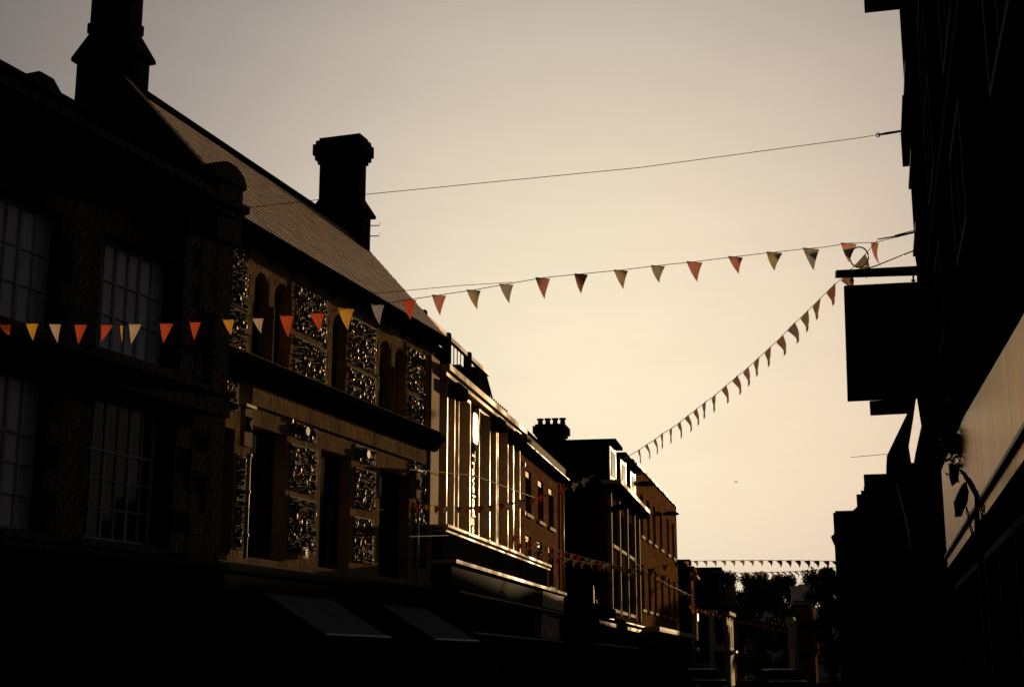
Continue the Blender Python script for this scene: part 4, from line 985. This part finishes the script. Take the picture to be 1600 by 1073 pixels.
f2 = [(x, y, cs[i % len(cs)], 10 + i * .55, 24 + i * .45, .10 + .08 * math.sin(i * 2.1), .07 + .09 * math.sin(i * 1.3)) for i, (x, y) in enumerate(pp)]
bunting((974, 717, 59), (1370, 377, 17.2), f2, 'steep diagonal bunting string running from the white dormers up to the hanging sign', 'bunting across the street', thick=.005, seed=5, fmin=.30)
def auto(p0, p1, n, sag, cols, w0, w1, h, skip=0):
    L = []
    for i in range(n):
        q = (i + .7) / (n + .4); x = p0[0] + (p1[0] - p0[0]) * q; y = p0[1] + (p1[1] - p0[1]) * q + 4 * sag * q * (1 - q)
        L.append((x, y, cols[i % len(cols)], w0 + (w1 - w0) * q, h * (w0 + (w1 - w0) * q), rnd.uniform(-.1, .25), rnd.uniform(0, .4)))
    return L
bunting((640, 784, 29), (928, 742, 37), auto((640, 784), (928, 742), 17, 24, ['red', 'yellow', 'red', 'white', 'blue', 'red'], 11, 11, 1.25), 'bunting string drooping across the hotel front', 'bunting across the street', thick=.0028, seed=8, cordm=M['cable'])
bunting((800, 834, 38), (1046, 925, 49), auto((800, 834), (1046, 900), 22, 6, ['red', 'yellow', 'red', 'white', 'yellow', 'red', 'pink'], 10, 8, 1.25), 'bunting string over the lower windows of the brown brick building', 'bunting across the street', thick=.0028, seed=9, cordm=M['cable'])
bunting((806, 846, 39), (960, 880, 47), auto((806, 846), (960, 884), 12, 6, ['red', 'pink', 'white', 'yellow', 'blue'], 9.5, 8, 1.35), 'short bunting string hanging just under the brick building string', 'bunting across the street', thick=.0028, seed=10, cordm=M['cable'])
bunting((985, 872, 56), (1072, 925, 70), auto((985, 872), (1072, 925), 12, 6, ['red', 'white', 'red', 'yellow'], 6, 5, 1.4), 'bunting string against the orange brick front', 'bunting across the street', thick=.0028, seed=11, cordm=M['cable'])
bunting((1063, 875, 94), (1308, 877, 62), [(1072 + i * 14.5 + (i == 15) * 1.0, 876.2 - 1.2 * math.sin(i / 16 * 3.1), ['brown', 'umber', 'umber'][i % 3], 9.5 if i > 9 else 8.5, 11 if i > 9 else 9, .05, .1) for i in range(17)], 'level bunting string high against the sky above the trees', 'bunting across the street', thick=.004, seed=12)
bunting((1110, 893, 106), (1306, 886, 72), [(1157 + i * 9.4, 894.5 - i * .25, ['brown', 'umber', 'umber'][i % 3], 5, 9.5, -.1, .4) for i in range(12)], 'small dark bunting string just over the tree tops', 'bunting across the street', thick=.004, seed=13)
bunting((1058, 938, 94), (1236, 988, 108), auto((1058, 938), (1236, 984), 30, 5, ['red', 'pink', 'red', 'yellow'], 4.5, 3.6, 1.5), 'bunting string sagging over the white houses far away', 'bunting across the street', thick=.0028, seed=14, cordm=M['cable'])
bunting((1180, 962, 122), (1245, 975, 124), auto((1180, 962), (1245, 975), 11, 3, ['red', 'white', 'yellow'], 3.5, 3.5, 1.5), 'tiny distant bunting string in front of the hillside', 'bunting across the street', thick=.0028, seed=15, cordm=M['cable'])
bunting((1052, 915, 89), (1080, 930, 94), auto((1052, 915), (1080, 930), 5, 2, ['white', 'blue'], 5, 5, 1.4), 'bunting scrap of five flags by the dark terrace house', 'bunting across the street', thick=.0028, seed=16, cordm=M['cable'])
def wire(pts, r, lab, m=None, name='overhead_wire'):
    P = [at(*p) for p in pts]; Q = []
    for i in range(len(P) - 1):
        for k in range(6): Q.append(P[i].lerp(P[i + 1], k / 6))
    Q.append(P[-1]); o = bpy.data.objects.new(name, None)
    b = MB().tube([q_ - P[0] for q_ in Q], [r * q_.y / 20 for q_ in Q], 5); o = b.build(name, m or M['cable']); o.location = P[0]
    return tag(o, lab, 'wire', 'overhead wires')
wire([(340, 330, 21.7), (580, 303, 20.6), (1000, 262, 19.0), (1340, 216, 17.9), (1421, 203, 17.6)], .0055, 'thin wire high across the sky from the tiled roof to the bay')
tb_ = thing('turnbuckle', 'black turnbuckle tightening the highest wire near the bay', 'turnbuckle', at(1372, 211, 17.6), 0)
q3 = lambda a, b_: at(a, b_, 17.6) - at(1372, 211, 17.6)
MB().tube([q3(1372, 211), q3(1386, 208.5), q3(1421, 203)], [.012, .018, .014], 6).build('rod', M['iron'], tb_)
MB().tube([q3(1372 + 3 * math.cos(a), 211 + 3 * math.sin(a)) for a in [2 * math.pi * k / 10 for k in range(10)]], .007, 5, closed=True).build('eye', M['iron'], tb_)
tb2 = thing('turnbuckle', 'black turnbuckle and rings tying the flags to the building above the sign', 'turnbuckle', at(1376, 373, 17.6), 0)
q4 = lambda a, b_: at(a, b_, 17.55) - at(1376, 373, 17.6)
MB().tube([q4(1371, 374), q4(1395, 370), q4(1430, 362)], [.008, .01, .01], 6).build('rod', M['iron'], tb2)
MB().tube([q4(1398, 368), q4(1428, 360), q4(1429, 363), q4(1399, 371)], .006, 5, closed=True).build('shackle', M['iron'], tb2)
wire([(560, 461, 24.5), (720, 446, 22), (800, 441, 20.5)], .0045, 'faint second wire just above the long flags over the roof')
wire([(640, 733, 28.5), (740, 742, 33), (838, 778, 41)], .0055, 'slack wire dipping across the top of the hotel windows')
wire([(640, 838, 28.4), (700, 836, 31), (760, 832, 33)], .0055, 'straight wire low over the hotel ledge')
wire([(1388, 709, 34), (1352, 712, 36), (1330, 714, 37.5)], .004, 'short wire end jutting from the steep roof into the sky')
# a bird
bp_ = at(1150, 753, 60)
bd = thing('flying_bird', 'tiny dark bird gliding in the empty sky', 'bird', bp_, 0)
b = MB(); b.tube([(-.09, 0, 0), (-.05, 0, .012), (0, 0, .015), (.05, 0, .01), (.08, 0, .0)], [.004, .014, .018, .012, .003], 6); b.build('body', M['iron'], bd, smooth=True)
for s_ in (-1, 1): MB().poly([(-.03, 0, .01), (.03, 0, .01), (.02, s_ * .1, .04), (-.02, s_ * .17, .02)]).build('wing', M['iron'], bd)

# ------------------------------------------------------------------ 13 cars at the bottom of the street
def car(px, Y, lab, rot=0):
    p = at(px, HOR, Y); t = thing('parked_car', lab, 'car', (p.x, Y, -.12), R(rot), 'cars in the street')
    prof = [(-2.1, .3), (-2.12, .7), (-1.9, .92), (-1.05, 1.0), (-.55, 1.42), (.75, 1.46), (1.45, 1.02), (2.05, .92), (2.12, .6), (2.08, .3)]
    b = MB(); n = len(prof); ring = []
    for s_, k in ((-.86, 1), (-.80, 1), (.80, 1), (.86, 1)): pass
    secs = [(-.88, .0), (-.78, .06), (.78, .06), (.88, .0)]
    for (x, up) in secs:
        for (y, z) in prof: 
            pin = .16 if z > 1.05 else 0
            b.v.append((x * (1 - pin), y, z + (up if z > .5 else 0)))
    for s_ in range(3):
        for i in range(n):
            j = (i + 1) % n; b.f.append((s_ * n + i, s_ * n + j, (s_ + 1) * n + j, (s_ + 1) * n + i))
    b.f.append(tuple(range(n))[::-1]); b.f.append(tuple(range(3 * n, 4 * n))); b.build('body', M['car'], t)
    MB().prism([(-.6, -1.0, 1.07), (.6, -1.0, 1.07), (.55, -.62, 1.42), (-.55, -.62, 1.42)], (0, -.02, .03)).build('windscreen', M['glass_dull'], t)
    MB().box(-.52, .52, -.55, -.5, 1.49, 1.505).build('roof_glint', M['white_metal'], t)  # pale strip standing in for the glint along the roof edge
    for x in (-.8, .8):
        for y in (-1.35, 1.35):
            MB().tube([(x - .1, y, .33), (x + .1, y, .33)], .33, 14).build('wheel', M['rubber'], t)
        MB().box(x * .8 - .12, x * .8 + .12, -2.16, -2.1, .62, .78).build('headlight', M['glass_pale'], t)
    return t
car(1219, 66, 'dark car with a glinting roof edge at the foot of the street', 2)
car(1097, 70, 'dark car parked under the sign post, headlamps glinting', 4)

# ------------------------------------------------------------------ render settings
sc.render.engine = 'CYCLES'
sc.render.film_transparent = False
